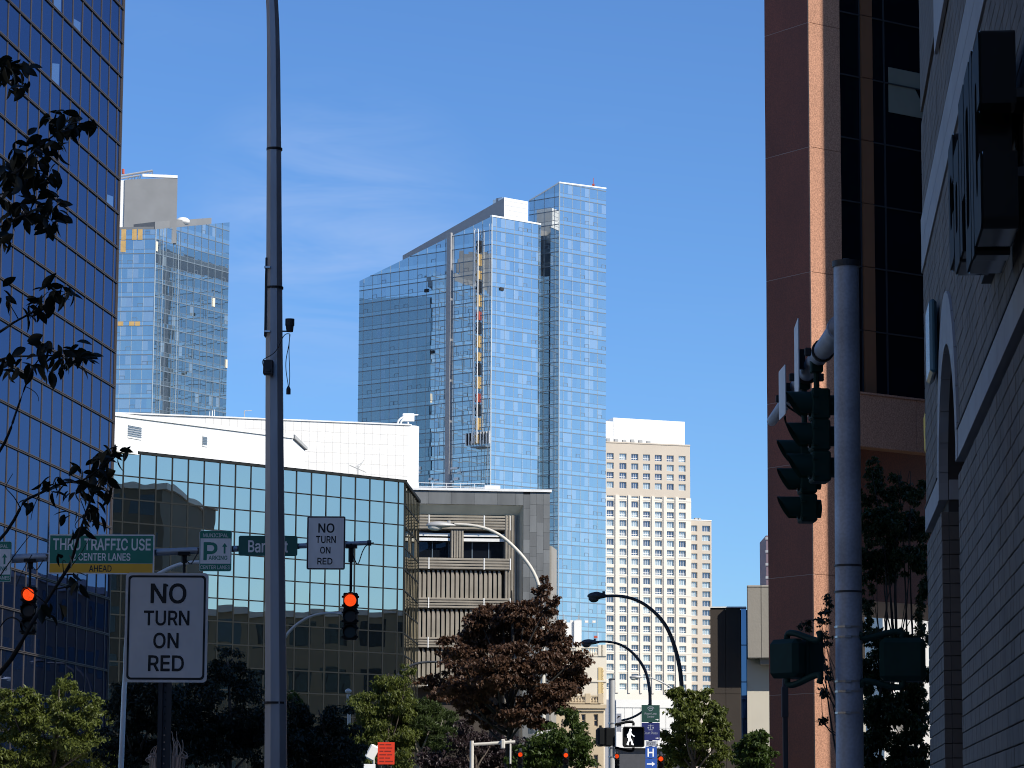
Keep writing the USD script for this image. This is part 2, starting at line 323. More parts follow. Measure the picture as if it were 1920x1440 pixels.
# ------------------------------------------------------------------ ground
AZ = math.radians(5.3)                          # the street runs this way
def street(x, y):                               # (across, along) -> world
    return (x * math.cos(AZ) + y * math.sin(AZ), -x * math.sin(AZ) + y * math.cos(AZ))
def slab(name, x0, x1, y0, y1, z0, z1, m, kind='structure'):
    single(name, prism([street(x0, y0), street(x1, y0), street(x1, y1), street(x0, y1)], z0, z1), m, kind=kind)
single('ground', box(-2500, 2500, -600, 3500, -0.5, 0), 'ground', kind='structure')
slab('road', -20, -5, -60, 49.5, 0.0, 0.004, 'asphalt')
slab('cross_road', -120, 160, 49.5, 61.5, 0.0, 0.004, 'asphalt')
slab('far_road', 2.2, 9.5, 61.5, 420, 0.0, 0.004, 'asphalt')
slab('pavement', -4.9, 2.05, -60, 49.4, 0.0, 0.13, 'pavement')
slab('pavement', -60, 2.1, 61.6, 75, 0.0, 0.13, 'pavement')
slab('lawn', -60, 1.0, 75.1, 205, 0.0, 0.05, 'lawn')
for k in range(9):
    slab('lane_marking', -12.6, -12.45, -50 + k * 11, -47 + k * 11, 0.0045, 0.0085, 'road_paint')
for k in range(8):
    slab('crossing_stripe', -19 + k * 1.8, -18.3 + k * 1.8, 45, 48.4, 0.0045, 0.0085, 'road_paint')

# ------------------------------------------------------------------ curtain walls
def quads(V):
    """V: (n, 4, 3) corners -> mesh of separate quads."""
    V = np.asarray(V, float); n = len(V); i = np.arange(n)[:, None] * 4
    f = np.vstack([i + [0, 1, 2], i + [0, 2, 3]]); return trimesh.Trimesh(V.reshape(-1, 3), f, process=False)
def panel(s0, s1, z0, z1, depth=0.0, tilt=0.0, top=None, rng=RN):
    a, b = rng.normal(0, 1, 2) * tilt; sc, zc = (s0 + s1) / 2, (z0 + z1) / 2
    c = [(s0, z0), (s1, z0), (s1, z1), (s0, z1)]
    if top: c = [(s, min(z, top(s))) for s, z in c]
    return [(s, depth + a * (s - sc) + b * (z - zc), z) for s, z in c]
def tower_face(T, W, s0, s1, zbase, top, zref, fh, module, pal=0.10, mull_from=0.05, tilt=0.0035, pale_cols=(), mull='tower_mullion', spandrel=0.30, vents=0.10):
    """One face of a glass tower: vision panes, spandrel panes, slab lines and mullions; the panes are too small to pick apart singly."""
    ks = range(int(math.floor((zbase - zref) / fh)), int(math.ceil((max(top(s0), top(s1)) - zref) / fh)) + 1)
    n = max(1, int(round((s1 - s0) / module))); ed = np.linspace(s0, s1, n + 1)
    vis, spa, pale = [], [], []
    for k in ks:
        z0 = zref + k * fh
        for i in range(n):
            a, b = ed[i], ed[i + 1]; tt = max(top(a), top(b))
            if z0 < tt and z0 + 0.02 > zbase: spa.append(panel(a, b, z0, z0 + spandrel * fh, 0, tilt * 0.6, top))
            z1 = z0 + spandrel * fh
            if z1 < tt and z1 + 0.02 > zbase:
                q = panel(a, b, z1, z0 + fh, 0, tilt, top)
                (pale if (i in pale_cols and RN.random() < 0.8) or RN.random() < pal * 0.3 else vis).append(q)
    T.part('vision_glass', W.w(quads(vis)), 'sky_glass', kind='stuff'); T.part('spandrel_glass', W.w(quads(spa)), 'sky_glass_spandrel', kind='stuff')
    if pale: T.part('curtained_glass', W.w(quads(pale)), 'sky_glass_pale', kind='stuff')
    L = []
    for k in ks:
        z = zref + k * fh
        if z < zbase: continue
        ss = [s for s in np.linspace(s0, s1, 60) if top(s) > z]
        if len(ss) < 2: continue
        L.append(box(ss[0], ss[-1], -0.09, 0.02, z - 0.09, z + 0.09))
        z2 = z + spandrel * fh
        if z2 < top(ss[0]) and z2 < top(ss[-1]): L.append(box(ss[0], ss[-1], -0.05, 0.02, z2 - 0.035, z2 + 0.035))
    T.part('slab_line', W.w(J(L)), 'tower_line', kind='stuff')
    V = [box(e - 0.045, e + 0.045, -mull_from, 0.02, zbase, top(e)) for e in ed[1:-1]]
    V2 = [v for i, v in enumerate(V) if i % 2 == 0]
    T.part('mullion', W.w(J(V2)), mull, kind='stuff')
    # small openable lights below some panes
    O = []
    for k in ks:
        for i in range(n):
            if RN.random() < vents:
                z = zref + k * fh + spandrel * fh; a, b = ed[i], ed[i + 1]
                if z > zbase and z + 0.9 < min(top(a), top(b)): O += [box(a + 0.04, b - 0.04, -0.05, 0, z + 0.72, z + 0.80), box(a + 0.02, a + 0.10, -0.05, 0, z + .05, z + 0.75), box(b - 0.10, b - 0.02, -0.05, 0, z + .05, z + 0.75)]
    if O: T.part('vent_frame', W.w(J(O)), 'tower_line', kind='stuff')

# --- the double glass tower in the middle
cp = at(921, 700, 660)
WL, WR = Wall(cp, 129), Wall(cp, 50)
sl = WL.hit(672.5, 650)[0]; sr = WR.hit(1013, 600)[0]
zr = WL.hit(922, 432)[1]; fh = (zr - WL.hit(921.5, 588.8)[1]) / 6.0
zl_top = WL.hit(674, 527)[1]; zc_top = WL.hit(925, 405)[1]
topL = lambda s: zc_top + (zl_top - zc_top) * (s / sl)
zR1 = WR.hit(1013, 419)[1]; topR = lambda s: zc_top + (zR1 - zc_top) * max(0, s) / sr
T = Thing('glass_tower', 'pair of tall joined blue glass towers with sloping grey roofline and a hoist', 'building', (cp[0], cp[1], 0))
A0, A1, B1 = WL.pt(sl, 0.35, 0)[:2], WL.pt(-0.0, 0.35, 0)[:2], WR.pt(sr, 0.35, 0)[:2]
inner = cp[:2] - (WL.n + WR.n) / np.linalg.norm(WL.n + WR.n) * 0.45
back = np.array([B1[0] - 6, B1[1] + 40]); backl = np.array([A0[0] + 2, A0[1] + 22])
zlow = min(zl_top, zc_top) - 1.0
T.part('body', prism([A0, inner, B1, back, backl], 0, zlow), 'sky_glass')
tower_face(T, WL, sl, 0, 0.5, topL, zr, fh, 1.35, pal=0.08, pale_cols=(5, 17))
tower_face(T, WR, 0, sr, 0.5, topR, zr, fh, 1.30, pal=0.25, pale_cols=(2, 6))
T.part('corner_trim', cyl((cp[0], cp[1], 0), (cp[0], cp[1], zc_top), 0.16, 6), 'tower_mullion')
T.part('coping', WR.w(box(-0.2, sr, -0.15, 0.5, zc_top - 0.1, zc_top + 0.25)), 'penthouse_white')
# the wedge that carries the sloping glass, and the grey parapet behind it
def wedge(W, s0, s1, y0, y1, zt0, zt1, zb0, zb1):
    return W.w(ext(sg.Polygon([(s0, zb0), (s1, zb1), (s1, zt1), (s0, zt0)]), y0, y1))
T.part('roof_wedge', wedge(WL, sl, -0.3, 0.3, 14, topL(sl) - 0.3, topL(0) - 0.3, zlow - 1, zlow - 1), 'parapet_grey')
gd = 1.6
while (WL.pt(WL.hit(945, 371, gd)[0], gd, 0)[:2] - cp[:2]) @ WR.n > -0.9: gd += 0.2
pa, pb, pc, pd = WL.hit(755, 479, gd), WL.hit(945, 371, gd), WL.hit(956, 410, gd), WL.hit(755, 500, gd)
T.part('parapet', WL.w(ext(sg.Polygon([(pa[0], pd[1] - 3), (pb[0], pd[1] + 8), (pb[0], pb[1]), (pa[0], pa[1])]), gd, gd + 4)), 'parapet_grey', label='sloping grey roof parapet wall')
Wp = Wall(WL.pt(pb[0], gd, 0), 50); e1 = Wp.hit(990, 390)[0]; zt = Wp.hit(951, 371)[1]; zt1 = Wp.hit(990, 378)[1]
T.part('penthouse', Wp.w(ext(sg.Polygon([(0.02, zc_top - 3), (e1, zc_top - 3), (e1, zt1), (0.02, zt)]), -0.02, 3.9)), 'penthouse_white')
T.part('penthouse_seam', Wp.w(J([box(0.3, e1 - 0.3, -0.06, 0, z, z + 0.06) for z in np.arange(zc_top - 2, zt1 - 0.5, 1.05)])), 'parapet_grey', kind='stuff')
g0, g1 = WL.hit(838.5, 650)[0], WL.hit(846.5, 650)[0]
T.part('pier', WL.w(box(g0, g1, -0.55, 0.1, 0, topL((g0 + g1) / 2) + 0.8)), 'parapet_grey', label='grey vertical strip down the left face')
# hoist
h0 = WL.hit(897.5, 600)[0]; zt_, zb_ = WL.hit(897, 432)[1], WL.hit(894, 832)[1]
hp = []
for z in np.arange(zb_, zt_ - 1.2, 1.5):
    for sgn in (-0.5, 0.5): hp.append(cyl((h0 + sgn, -1.0, z), (h0 - sgn, -1.0, z + 1.5), 0.06, 4))
for sgn in (-0.55, 0.55): hp.append(cyl((h0 + sgn, -1.0, zb_), (h0 + sgn, -1.0, zt_), 0.12, 5))
T.part('hoist_mast', WL.w(J(hp)), 'steel_white')
for k, z in enumerate(np.arange(zb_, zt_ - 5, 3.05)):
    T.part('hoist_board', WL.w(box(h0 - 0.42, h0 + 0.42, -0.55, -0.05, z, z + (2.6 if k % 3 else 1.9))), ('plywood', 'plywood', 'dark_core', 'steel_red', 'plywood', 'dark_core')[k % 6])
T.part('hoist_cable', WL.w(J([cyl((h0 + d, -0.5, zb_ - 12), (h0 + d, -0.5, zt_ + 1), 0.05, 4) for d in (3.3, 4.0)])), 'steel_white')
o0, o1 = WL.hit(875, 820)[0], WL.hit(919, 820)[0]; zo0, zo1 = WL.hit(897, 832)[1], WL.hit(897, 811)[1]
T.part('open_floor', WL.w(box(o0, o1, -0.16, -0.02, zo0, zo1)), 'void_dark', label='dark open floor where glass is missing')
for k in range(9):
    s = o0 + (o1 - o0) * k / 8
    T.part('stud', WL.w(box(s - 0.13, s + 0.13, -0.35, -0.17, zo0 - 0.2, zo1 + 0.1)), 'steel_white')
T.part('work_platform', WL.w(J([box(o0 + 2.4, o1, -1.6, -0.2, zo0 - 1.0, zo0 - 0.75)] + [cyl((o0 + 2.5 + k * 0.8, -1.6, zo0 - 0.8), (o0 + 2.5 + k * 0.8, -1.6, zo0 + 0.5), 0.05, 4) for k in range(5)])), 'tower_line')
for (u, v, w_, h_) in ((786, 878, 8, 7), (786, 886, 7, 5), (852, 878, 14, 5), (808, 898, 7, 5), (818, 900, 7, 4), (846, 903, 8, 4), (856, 898, 9, 6), (862, 826 + 60, 6, 3)):  # white panels painted in as sun glints on the glass
    a, b = WL.hit(u - w_ / 2, v + h_ / 2), WL.hit(u + w_ / 2, v - h_ / 2)
    T.part('open_window', WL.w(rotx(box(-0.5, 0.5, -0.02, 0.0, -0.5, 0.5), 0).apply_scale([b[0] - a[0], 1, b[1] - a[1]]).apply_translation([(a[0] + b[0]) / 2, -0.2, (a[1] + b[1]) / 2])), 'penthouse_white')
for (u, v) in ((811, 660), (940, 542), (1097, 577), (800, 545)):
    s, z = WL.hit(u, v) if u < 921 else WR.hit(u, v)
    W_ = WL if u < 921 else WR
    if u < 1013: T.part('vent_window', W_.w(box(s - 0.5, s + 0.5, -0.3, -0.05, z - 0.35, z + 0.35)), 'dark_core')
T.part('roof_box', WL.w(box(pb[0] - 2.6, pb[0] - 0.9, gd + 0.4, gd + 2, pb[1] - 3, pb[1] + 0.3)), 'parapet_grey')
# rear block
c2 = at(1048, 700, 668)
VL, VR = Wall(c2, 129), Wall(c2, 50)
s2l = VL.hit(992, 450)[0]; s2r = VR.hit(1136, 700)[0]
zt2, zt2r, zt2l = VL.hit(1048.5, 343)[1], VR.hit(1136, 354)[1], VL.hit(992, 377)[1]
tL = lambda s: zt2 + (zt2l - zt2) * (s / s2l); tR = lambda s: zt2 + (zt2r - zt2) * s / s2r
A0, B1 = VL.pt(s2l, 0.35, 0)[:2], VR.pt(s2r, 0.35, 0)[:2]
inner = c2[:2] - (VL.n + VR.n) / np.linalg.norm(VL.n + VR.n) * 0.45
T.part('body', prism([A0, inner, B1, B1 + np.array([-5, 26]), A0 + np.array([3, 22])], 0, min(zt2l, zt2r) - 0.6), 'sky_glass')
tower_face(T, VL, s2l, 0, 0.5, tL, zr, fh, 1.35, pal=0.05)
tower_face(T, VR, 0, s2r, 0.5, tR, zr, fh, 1.30, pal=0.25, pale_cols=(2, 6, 7))
T.part('corner_trim', cyl((c2[0], c2[1], 0), (c2[0], c2[1], zt2), 0.16, 6), 'tower_mullion')
T.part('coping', J([VR.w(ext(sg.Polygon([(-0.1, zt2 - 0.05), (s2r, zt2r - 0.05), (s2r, zt2r + 0.25), (-0.1, zt2 + 0.25)]), -0.12, 0.6)), VL.w(ext(sg.Polygon([(s2l, zt2l - 0.05), (-0.1, zt2 - 0.05), (-0.1, zt2 + 0.2), (s2l, zt2l + 0.2)]), -0.12, 0.6))]), 'penthouse_white')
q = VR.pt(s2r * 0.82, 1.5, 0); T.part('aerial', J([cyl((q[0], q[1], zt2r - 1), (q[0], q[1], zt2r + 2.4), 0.07, 5), box(q[0] - .3, q[0] + .3, q[1] - .2, q[1] + .2, zt2r + 0.6, zt2r + 1.0)]), 'steel_red')
q = VL.pt(s2l * 0.86, 1.0, 0); T.part('aerial', cyl((q[0], q[1], zt2l - 1), (q[0], q[1], zt2l + 1.2), 0.18, 6), 'steel_red')

# --- the matching glass tower at the left
cl = at(288.5, 600, 640)
XL, XR = Wall(cl, 95), Wall(cl, 31)
s0 = XL.hit(195, 600)[0]; s1 = XR.hit(427, 600)[0]
zc, zrr = XL.hit(292, 430)[1], XR.hit(431, 417)[1]
tx = lambda s: zc; ty = lambda s: zc + (zrr - zc) * s / s1
zref = XL.hit(291, 475)[1]; fx = (zref - XL.hit(290, 529)[1]) / 2
T = Thing('glass_tower', 'blue glass tower with grey slab penthouse and small crane on its roof', 'building', (cl[0], cl[1], 0))
A0, B1 = XL.pt(s0, 0.35, 0)[:2], XR.pt(s1, 0.35, 0)[:2]; inner = cl[:2] - (XL.n + XR.n) / np.linalg.norm(XL.n + XR.n) * 0.45
T.part('body', prism([A0, inner, B1, B1 + np.array([-12, 20]), A0 + np.array([3, 30])], 0, min(zc, zrr) - 0.5), 'sky_glass')
tower_face(T, XL, s0, 0, 0.5, tx, zref, fx, 1.15, pal=0.9, tilt=0.006)
tower_face(T, XR, 0, s1, 0.5, ty, zref, fx, 1.25, pal=0.12, mull='tower_line', mull_from=0.08)
T.part('corner_trim', cyl((cl[0], cl[1], 0), (cl[0], cl[1], zc), 0.14, 6), 'tower_mullion')
for u in (300.5, 330.0):
    a = XR.hit(u, 600)[0]; T.part('hoist_cable', XR.w(box(a - 0.05, a + 0.05, -0.4, -0.25, 20, zc + 0.5)), 'tower_mullion')
r0, r1 = XR.hit(400, 411)[0], XR.hit(294, 424)[0]
za, zb = XR.hit(296, 418, 0.8)[1], XR.hit(400, 411, 0.8)[1]
T.part('parapet', J([XR.w(ext(sg.Polygon([(0.3, zc - 1), (r0, zb - 2.5), (r0, zb + 0.1), (0.3, za)]), 0.5, 9)), XL.w(box(s0, -0.3, 0.6, 3, zc - 1, zc + 0.7))]), 'penthouse_grey')
Wq = Wall(XL.pt(XL.hit(228.5, 380)[0], 2.5, 0), 80); e = Wq.hit(332, 380)[0]; zq0, zq1 = Wq.hit(228, 336.5)[1], Wq.hit(332, 333)[1]
T.part('penthouse', Wq.w(ext(sg.Polygon([(0, zc - 2), (e, zc - 2), (e, zq1), (0, zq0)]), 0, 9)), 'penthouse_grey', label='tall grey slab penthouse')
f0 = Wq.hit(221, 380)[0]; T.part('penthouse_edge', Wq.w(box(f0 - 6, -0.02, 0.3, 8, zc - 2, zq0 - 0.1)), 'penthouse_white')
T.part('penthouse_coping', Wq.w(box(e * 0.33, e, -0.1, 0.5, zq1 - 0.1, zq1 + 0.5)), 'penthouse_white')
for (u, v, w_, h_) in ((232, 440, 9, 20), (252, 440, 9, 20), (263, 440, 9, 20), (231, 462, 10, 22), (226, 607, 10, 8), (247, 607, 10, 8), (258, 607, 9, 8)):
    a, b = XL.hit(u - w_ / 2, v + h_ / 2), XL.hit(u + w_ / 2, v - h_ / 2); T.part('plywood_panel', XL.w(box(a[0], b[0], -0.14, -0.06, a[1], b[1])), 'plywood')
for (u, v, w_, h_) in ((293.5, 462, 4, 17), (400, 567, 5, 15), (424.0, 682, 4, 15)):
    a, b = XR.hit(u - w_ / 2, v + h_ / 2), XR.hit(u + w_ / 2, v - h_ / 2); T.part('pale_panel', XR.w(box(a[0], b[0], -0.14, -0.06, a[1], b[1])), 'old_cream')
d = Thing('roof_crane', 'small lattice crane lying along the top of the grey penthouse', 'crane', Wq.pt(e * 0.3, 3, zq0))
def P(u, v): s, z = Wq.hit(u, v, 3); return np.array(Wq.pt(s, 3, z))
d.part('jib', J([cyl(P(226, 330), P(286, 320), 0.25, 6), cyl(P(226, 335), P(262, 329), 0.2, 6)] + [cyl(P(262 + k * 5, 322 + (k % 2) * 6), P(267 + k * 5, 328 - (k % 2) * 6), 0.1, 4) for k in range(5)]), 'parapet_grey')
d.part('legs', J([cyl(P(u, 337), P(u + 2, 329), 0.12, 5) for u in (240, 247, 252, 258, 262)] + [cyl(P(286, 320), P(287, 333), 0.1, 5)]), 'tower_line')
d.part('counterweight', J([cyl(P(231, 326), P(231, 317), 0.3, 8)]), 'steel_red')
T = Thing('roof_shelter', 'pale humped plant housing beside the grey penthouse', 'plant housing', XR.pt(XR.hit(340, 405)[0], 4, zc))
a = P(336, 410); dome_m = trimesh.creation.icosphere(2, 1.0); dome_m.apply_scale([1.5, 1.5, 0.9]); T.part('hood', mv(dome_m, a[0] + 0.6, a[1] + 2, a[2] - 0.2), 'coping_white', True); T.part('vent', cyl((a[0] - 2, a[1] + 1, a[2] - 1), (a[0] - 2, a[1] + 1, a[2] + 1.6), 0.5, 8), 'penthouse_white')

# --- cream apartment tower
cw = at(1285.5, 900, 850); W = Wall(cw, 73.6)
T = Thing('apartment_tower', 'tall cream apartment tower with tan top floors and white roof block', 'building', (cw[0], cw[1], 0))
sL = W.hit(1108, 1000)[0]; ztan = W.hit(1285, 836)[1]; zcre = W.hit(1285, 934)[1]
s_r = W.hit(1294, 880)[0]; s_c = W.hit(1296, 1000)[0]
cols = [1144.3, 1168.2, 1190.4, 1212.6, 1234.8, 1257.2, 1279.5]; cs = [W.hit(u, 1000)[0] for u in cols]; ww = abs(W.hit(1210, 1000)[0] - W.hit(1196.8, 1000)[0])
ztop = W.hit(1212, 852)[1]; zbot = W.hit(1212, 1300)[1]; nfl = 25; fhh = (ztop - zbot) / (nfl - 0.0)
wh = fhh * 0.66
holes, H2 = [], []
for k in range(nfl):
    z = ztop - k * fhh
    for c in cs: (holes if z - wh > zcre else H2).append((c - ww / 2, z - wh, c + ww / 2, z))
for name, mat_, rect, hs, dep in (('upper_wall', 'tan_wall', (sL, zcre, s_r, ztan), holes, 0.06), ('lower_wall', 'cream_wall', (sL, 0, s_c, zcre), H2, 0.0)):
    poly = sg.box(*rect)
    for h in hs: poly = poly.difference(sg.box(*h))
    T.part(name, W.w(ext(poly, dep, 0.9)), mat_)
T.part('body', W.w(box(sL, s_c - 0.1, 0.92, 26, 0, ztan - 0.2)), 'tan_wall')
mats3 = ['pane_dark', 'pane_pale', 'pane_mid', 'pane_dark', 'pane_pale', 'pane_mid', 'pane_pale']
def window(T, W, x0, z0, x1, z1, lights, pane_m, fm='frame_white', dep=0.45, transom=True):
    fr = 0.075
    ms = [box(x0, x1, dep, dep + 0.14, z0, z0 + fr), box(x0, x1, dep, dep + 0.14, z1 - fr, z1)]
    for k in range(lights + 1):
        x = x0 + (x1 - x0 - fr) * k / lights; ms.append(box(x, x + fr, dep, dep + 0.14, z0 + fr, z1 - fr))
    if transom: ms += [box(x0 + fr, x1 - fr, dep + 0.01, dep + 0.13, z0 + (z1 - z0) * 0.27, z0 + (z1 - z0) * 0.36)]
    w = T.part('window', W.w(J(ms)), fm)
    T.part('pane', W.w(box(x0 + fr / 2, x1 - fr / 2, dep + 0.142, dep + 0.18, z0, z1)), pane_m, under=w)
for (x0, z0, x1, z1) in holes + H2:
    k = int(round((ztop - z1) / fhh)); window(T, W, x0, z0, x1, z1, 3, R.choice(mats3), transom=(k % 2 == 0))
for i in range(len(cs) - 1):        # pilasters between the window columns
    m_ = (cs[i] + cs[i + 1]) / 2; hw = (cs[i + 1] - cs[i]) / 2 - ww / 2 - 0.35
    T.part('pilaster', W.w(box(m_ - hw, m_ + hw, -0.35, -0.002, zbot, zcre + 0.2)), 'cream_wall')
T.part('floor_band', W.w(J([box(sL, s_c, -0.08, -0.002, ztop - k * fhh + 0.4, ztop - k * fhh + 0.62) for k in range(5, nfl, 2)])), 'cream_wall')
a0, a1 = W.hit(1150, 800, 3)[0], W.hit(1284, 800, 3)[0]; zA, zB = W.hit(1150, 783, 3)[1], W.hit(1284, 791, 3)[1]
T.part('roof_block', W.w(ext(sg.Polygon([(a0, ztan - 1), (a1, ztan - 1), (a1, zB), (a0, zA)]), 3, 20)), 'frame_white', label='white blank roof block')
T.part('roof_block_seam', W.w(J([box(a0 + 0.2, a1 - 0.2, 2.985, 2.998, z, z + 0.05) for z in np.arange(ztan + 1, zB - 0.5, 1.25)])), 'parapet_grey', kind='stuff')
T.part('roof_step', W.w(box(sL, a0 - 0.1, 3, 18, ztan - 1, zA - 1.1)), 'frame_white')
T.part('roof_edge', W.w(box(sL, s_r, -0.1, 0.5, ztan, ztan + 0.35)), 'tan_wall')
for k in range(6): T.part('roof_vent', W.w(box(sL + 5 + k * 2.4, sL + 6 + k * 2.4, 1.2, 2.2, ztan + 0.35, ztan + 1.4 - 0.1 * (k % 3))), 'louvre_grey')
w1, w2 = s_c + 0.02, W.hit(1337.5, 1000)[0]; zw = W.hit(1310, 975)[1]
wcols = [W.hit(1304.5, 1000)[0], W.hit(1327.5, 1000)[0]]; poly = sg.box(w1, 0, w2, zw); hs = []
for k in range(18):
    z = W.hit(1304, 984 + k * 17.6)[1]
    for c, f in zip(wcols, (0.95, 1.15)): hs.append((c - ww * f / 2, z - wh * 0.95, c + ww * f / 2, z))
for h in hs: poly = poly.difference(sg.box(*h))
T.part('wing_wall', W.w(ext(poly, 1.5, 2.4)), 'tan_wall'); T.part('wing_body', W.w(box(w1, w2 - 0.1, 2.42, 24, 0, zw - 0.2)), 'tan_wall')
for (x0, z0, x1, z1) in hs: window(T, W, x0, z0, x1, z1, 3, R.choice(mats3), dep=1.95, transom=False)
T.part('wing_coping', W.w(box(w1, w2, 1.4, 2.6, zw, zw + 0.25)), 'frame_white'); T.part('roof_vent', W.w(J([box(w2 - 4.3, w2 - 3.6, 3, 4, zw, zw + 0.9), box(w2 - 3.2, w2 - 2.6, 3, 4, zw, zw + 0.9)])), 'louvre_grey')

# --- dark blue tower at the left edge
pR = at(206.5, 1000, 120); W = Wall(pR, 6.4)
T = Thing('office_tower', 'dark blue mirror glass office tower with brown mullions at left edge', 'building', (pR[0], pR[1], 0))
zq = W.hit(206, 989)[1]; hh, cw_ = 1.41, 1.45; LEN, ZT = 24.0, 47.0
b0, b1 = W.pt(-LEN, 0.12, 0)[:2], W.pt(0, 0.12, 0)[:2]
T.part('body', prism([b0, b1, b1 + np.array([-26, 2.5]), b0 + np.array([-26, 2.5])], 0, ZT), 'dark_core')
edges = [0.0] + [-0.55 - cw_ * k for k in range(17)]; edges = [e for e in edges if e > -LEN]
k0 = int(-zq / hh); rows_ = [zq + hh * k for k in range(k0, int((ZT - zq) / hh) + 1)]
out, nin = [], 0
for i in range(len(edges) - 1):
    for z in rows_[:-1]:
        q = panel(edges[i + 1] + 0.01, edges[i] - 0.01, z + 0.01, z + hh - 0.01, 0.006, 0.0022)
        u, v = proj(W.pt((edges[i] + edges[i + 1]) / 2, 0, z + hh / 2))
        if -25 < u and -20 < v < 1300 and nin < 300: nin += 1; T.part('pane', W.w(quads([q])), 'navy_glass')
        else: out.append(q)
T.part('pane', W.w(quads(out)), 'navy_glass', kind='stuff')
for e in edges:
    T.part('mullion', W.w(box(e - 0.036, e + 0.036, -0.018, 0.1, 0, ZT)), 'bronze_mullion')
for z in rows_:
    t_ = T.part('transom', W.w(J([box(-LEN, 0.14, -0.05, 0.1, z - 0.042, z - 0.012), box(-LEN, 0.14, -0.05, 0.1, z + 0.012, z + 0.042)])), 'bronze_mullion')
T.part('corner_trim', W.w(box(0.052, 0.16, -0.05, 0.5, 0, ZT)), 'bronze_mullion')
for (u, v, dz) in ((100, 108, 0.9), (145, 40, 0.45), (110, 5, 0.6), (205, 375, 0.5)):
    s, z = W.hit(u, v); i = min(range(len(edges) - 1), key=lambda i: abs((edges[i] + edges[i + 1]) / 2 - s)); r_ = max([r for r in rows_ if r < z])
    T.part('open_pane', W.w(ext(sg.Polygon([(edges[i + 1] + 0.1, r_ + 0.06), (edges[i] - 0.35, r_ + 0.06), (edges[i] - 0.35, r_ + dz), (edges[i + 1] + 0.1, r_ + dz * 0.75)]), -0.012, -0.004)), 'navy_glass_pale')

# --- teal mirror building
pc = at(757, 1100, 230); W = Wall(pc, 47); W2 = Wall(pc, 2.9)
T = Thing('mirror_glass_building', 'teal mirror glass office building with dark grid and chamfered corner', 'building', (pc[0], pc[1], 0))
zt = W.hit(757, 905)[1]; hr = (zt - W.hit(757, 1308)[1]) / 10.0; cw2 = W.hit(757, 1000)[0] - W.hit(730.4, 1000)[0]
s0 = -30 * cw2; e2 = W2.hit(787, 945)[0]
b0, b1, b2 = W.pt(s0, 0.15, 0)[:2], (pc[:2] - (W.n + W2.n) / np.linalg.norm(W.n + W2.n) * 0.16), W2.pt(e2, 0.15, 0)[:2]
T.part('body', prism([b0, b1, b2, b2 + np.array([-14, 12]), b0 + np.array([-26, 26])], 0, zt - 0.1), 'dark_core')
edges = [0.0] + [-0.44 * cw2 - cw2 * k for k in range(29)]; nin = 0; out = []
rows_ = [zt - hr * k for k in range(int(zt / hr) + 1)]
for i in range(len(edges) - 1):
    for z in rows_[:-1]:
        q = panel(edges[i + 1], edges[i], z - hr, z, 0.012, 0.0022)
        u, v = proj(W.pt((edges[i] + edges[i + 1]) / 2, 0, z - hr / 2))
        if u > 195 and v < 1330 and nin < 290: nin += 1; T.part('pane', W.w(quads([q])), 'teal_glass')
        else: out.append(q)
T.part('pane', W.w(quads(out)), 'teal_glass', kind='stuff')
for e in edges: T.part('mullion', W.w(box(e - 0.055, e + 0.055, -0.015, 0.1, 0, zt)), 'dark_mullion')
for z in rows_[1:]: T.part('transom', W.w(box(s0, 0.1, -0.02, 0.1, z - 0.045, z + 0.045)), 'dark_mullion')
n2 = 10; c2w = e2 / n2
T.part('side_glazing', W2.w(quads([panel(k * c2w, (k + 1) * c2w, z - hr, z, 0.05, 0.008) for k in range(n2) for z in rows_[:-1]])), 'teal_glass', kind='stuff')
for k in range(1, n2 + 1): T.part('mullion', W2.w(box(k * c2w - 0.05, k * c2w + 0.05, 0.015, 0.1, 0, zt)), 'dark_mullion')
for z in rows_[1:]: T.part('transom', W2.w(box(0.1, e2, 0.01, 0.1, z - 0.05, z + 0.05)), 'dark_mullion')
T.part('parapet_cap', J([W.w(box(s0, 0.15, -0.08, 0.6, zt, zt + 0.22)), W2.w(box(0.1, e2 + 0.1, -0.08, 0.6, zt, zt + 0.22))]), 'dark_mullion')

# --- white penthouse with louvres above it
Wa = Wall(W.pt(W.hit(572, 870)[0], 4.0, 0), 32)
def A(u, v): return Wa.hit(u, v)
T = Thing('white_penthouse', 'smooth white roof block with two small louvre vents, in front of the tiled one', 'building', Wa.pt(0, 0, zt))
pl = [A(150, 765), A(206, 778), A(548, 822), A(572, 845), (A(572, 900)[0], zt - 0.05), (A(150, 900)[0], zt - 0.05)]
T.part('wall', Wa.w(ext(sg.Polygon(pl), 0, 9)), 'white_panel')
cp_ = [A(150, 764), A(206, 773), A(548, 815), A(548, 822), A(206, 778.5), A(150, 770)]
T.part('coping', Wa.w(ext(sg.Polygon(cp_), -0.12, 6)), 'white_panel')
T.part('sloped_end', Wa.w(ext(sg.Polygon([A(549, 815), A(573, 839), A(573, 844), A(549, 822)]), -0.2, 3)), 'louvre_grey')
for (u0, u1, v0, v1) in ((239, 265, 802, 818), (379, 388, 820, 834)):
    a, b = A(u0, v1), A(u1, v0); x0, x1, z0, z1 = a[0], b[0], a[1], b[1]
    fr = T.part('louvre_vent', Wa.w(J([box(x0, x1, -0.06, -0.002, z0 - 0.1, z0), box(x0, x1, -0.06, -0.002, z1, z1 + 0.1)])), 'white_panel')
    for k in range(5):
        z = z0 + (z1 - z0) * (k + 0.5) / 5; T.part('slat', Wa.w(box(x0, x1, -0.05, -0.003, z - 0.045, z + 0.045)), 'tower_line', under=fr)

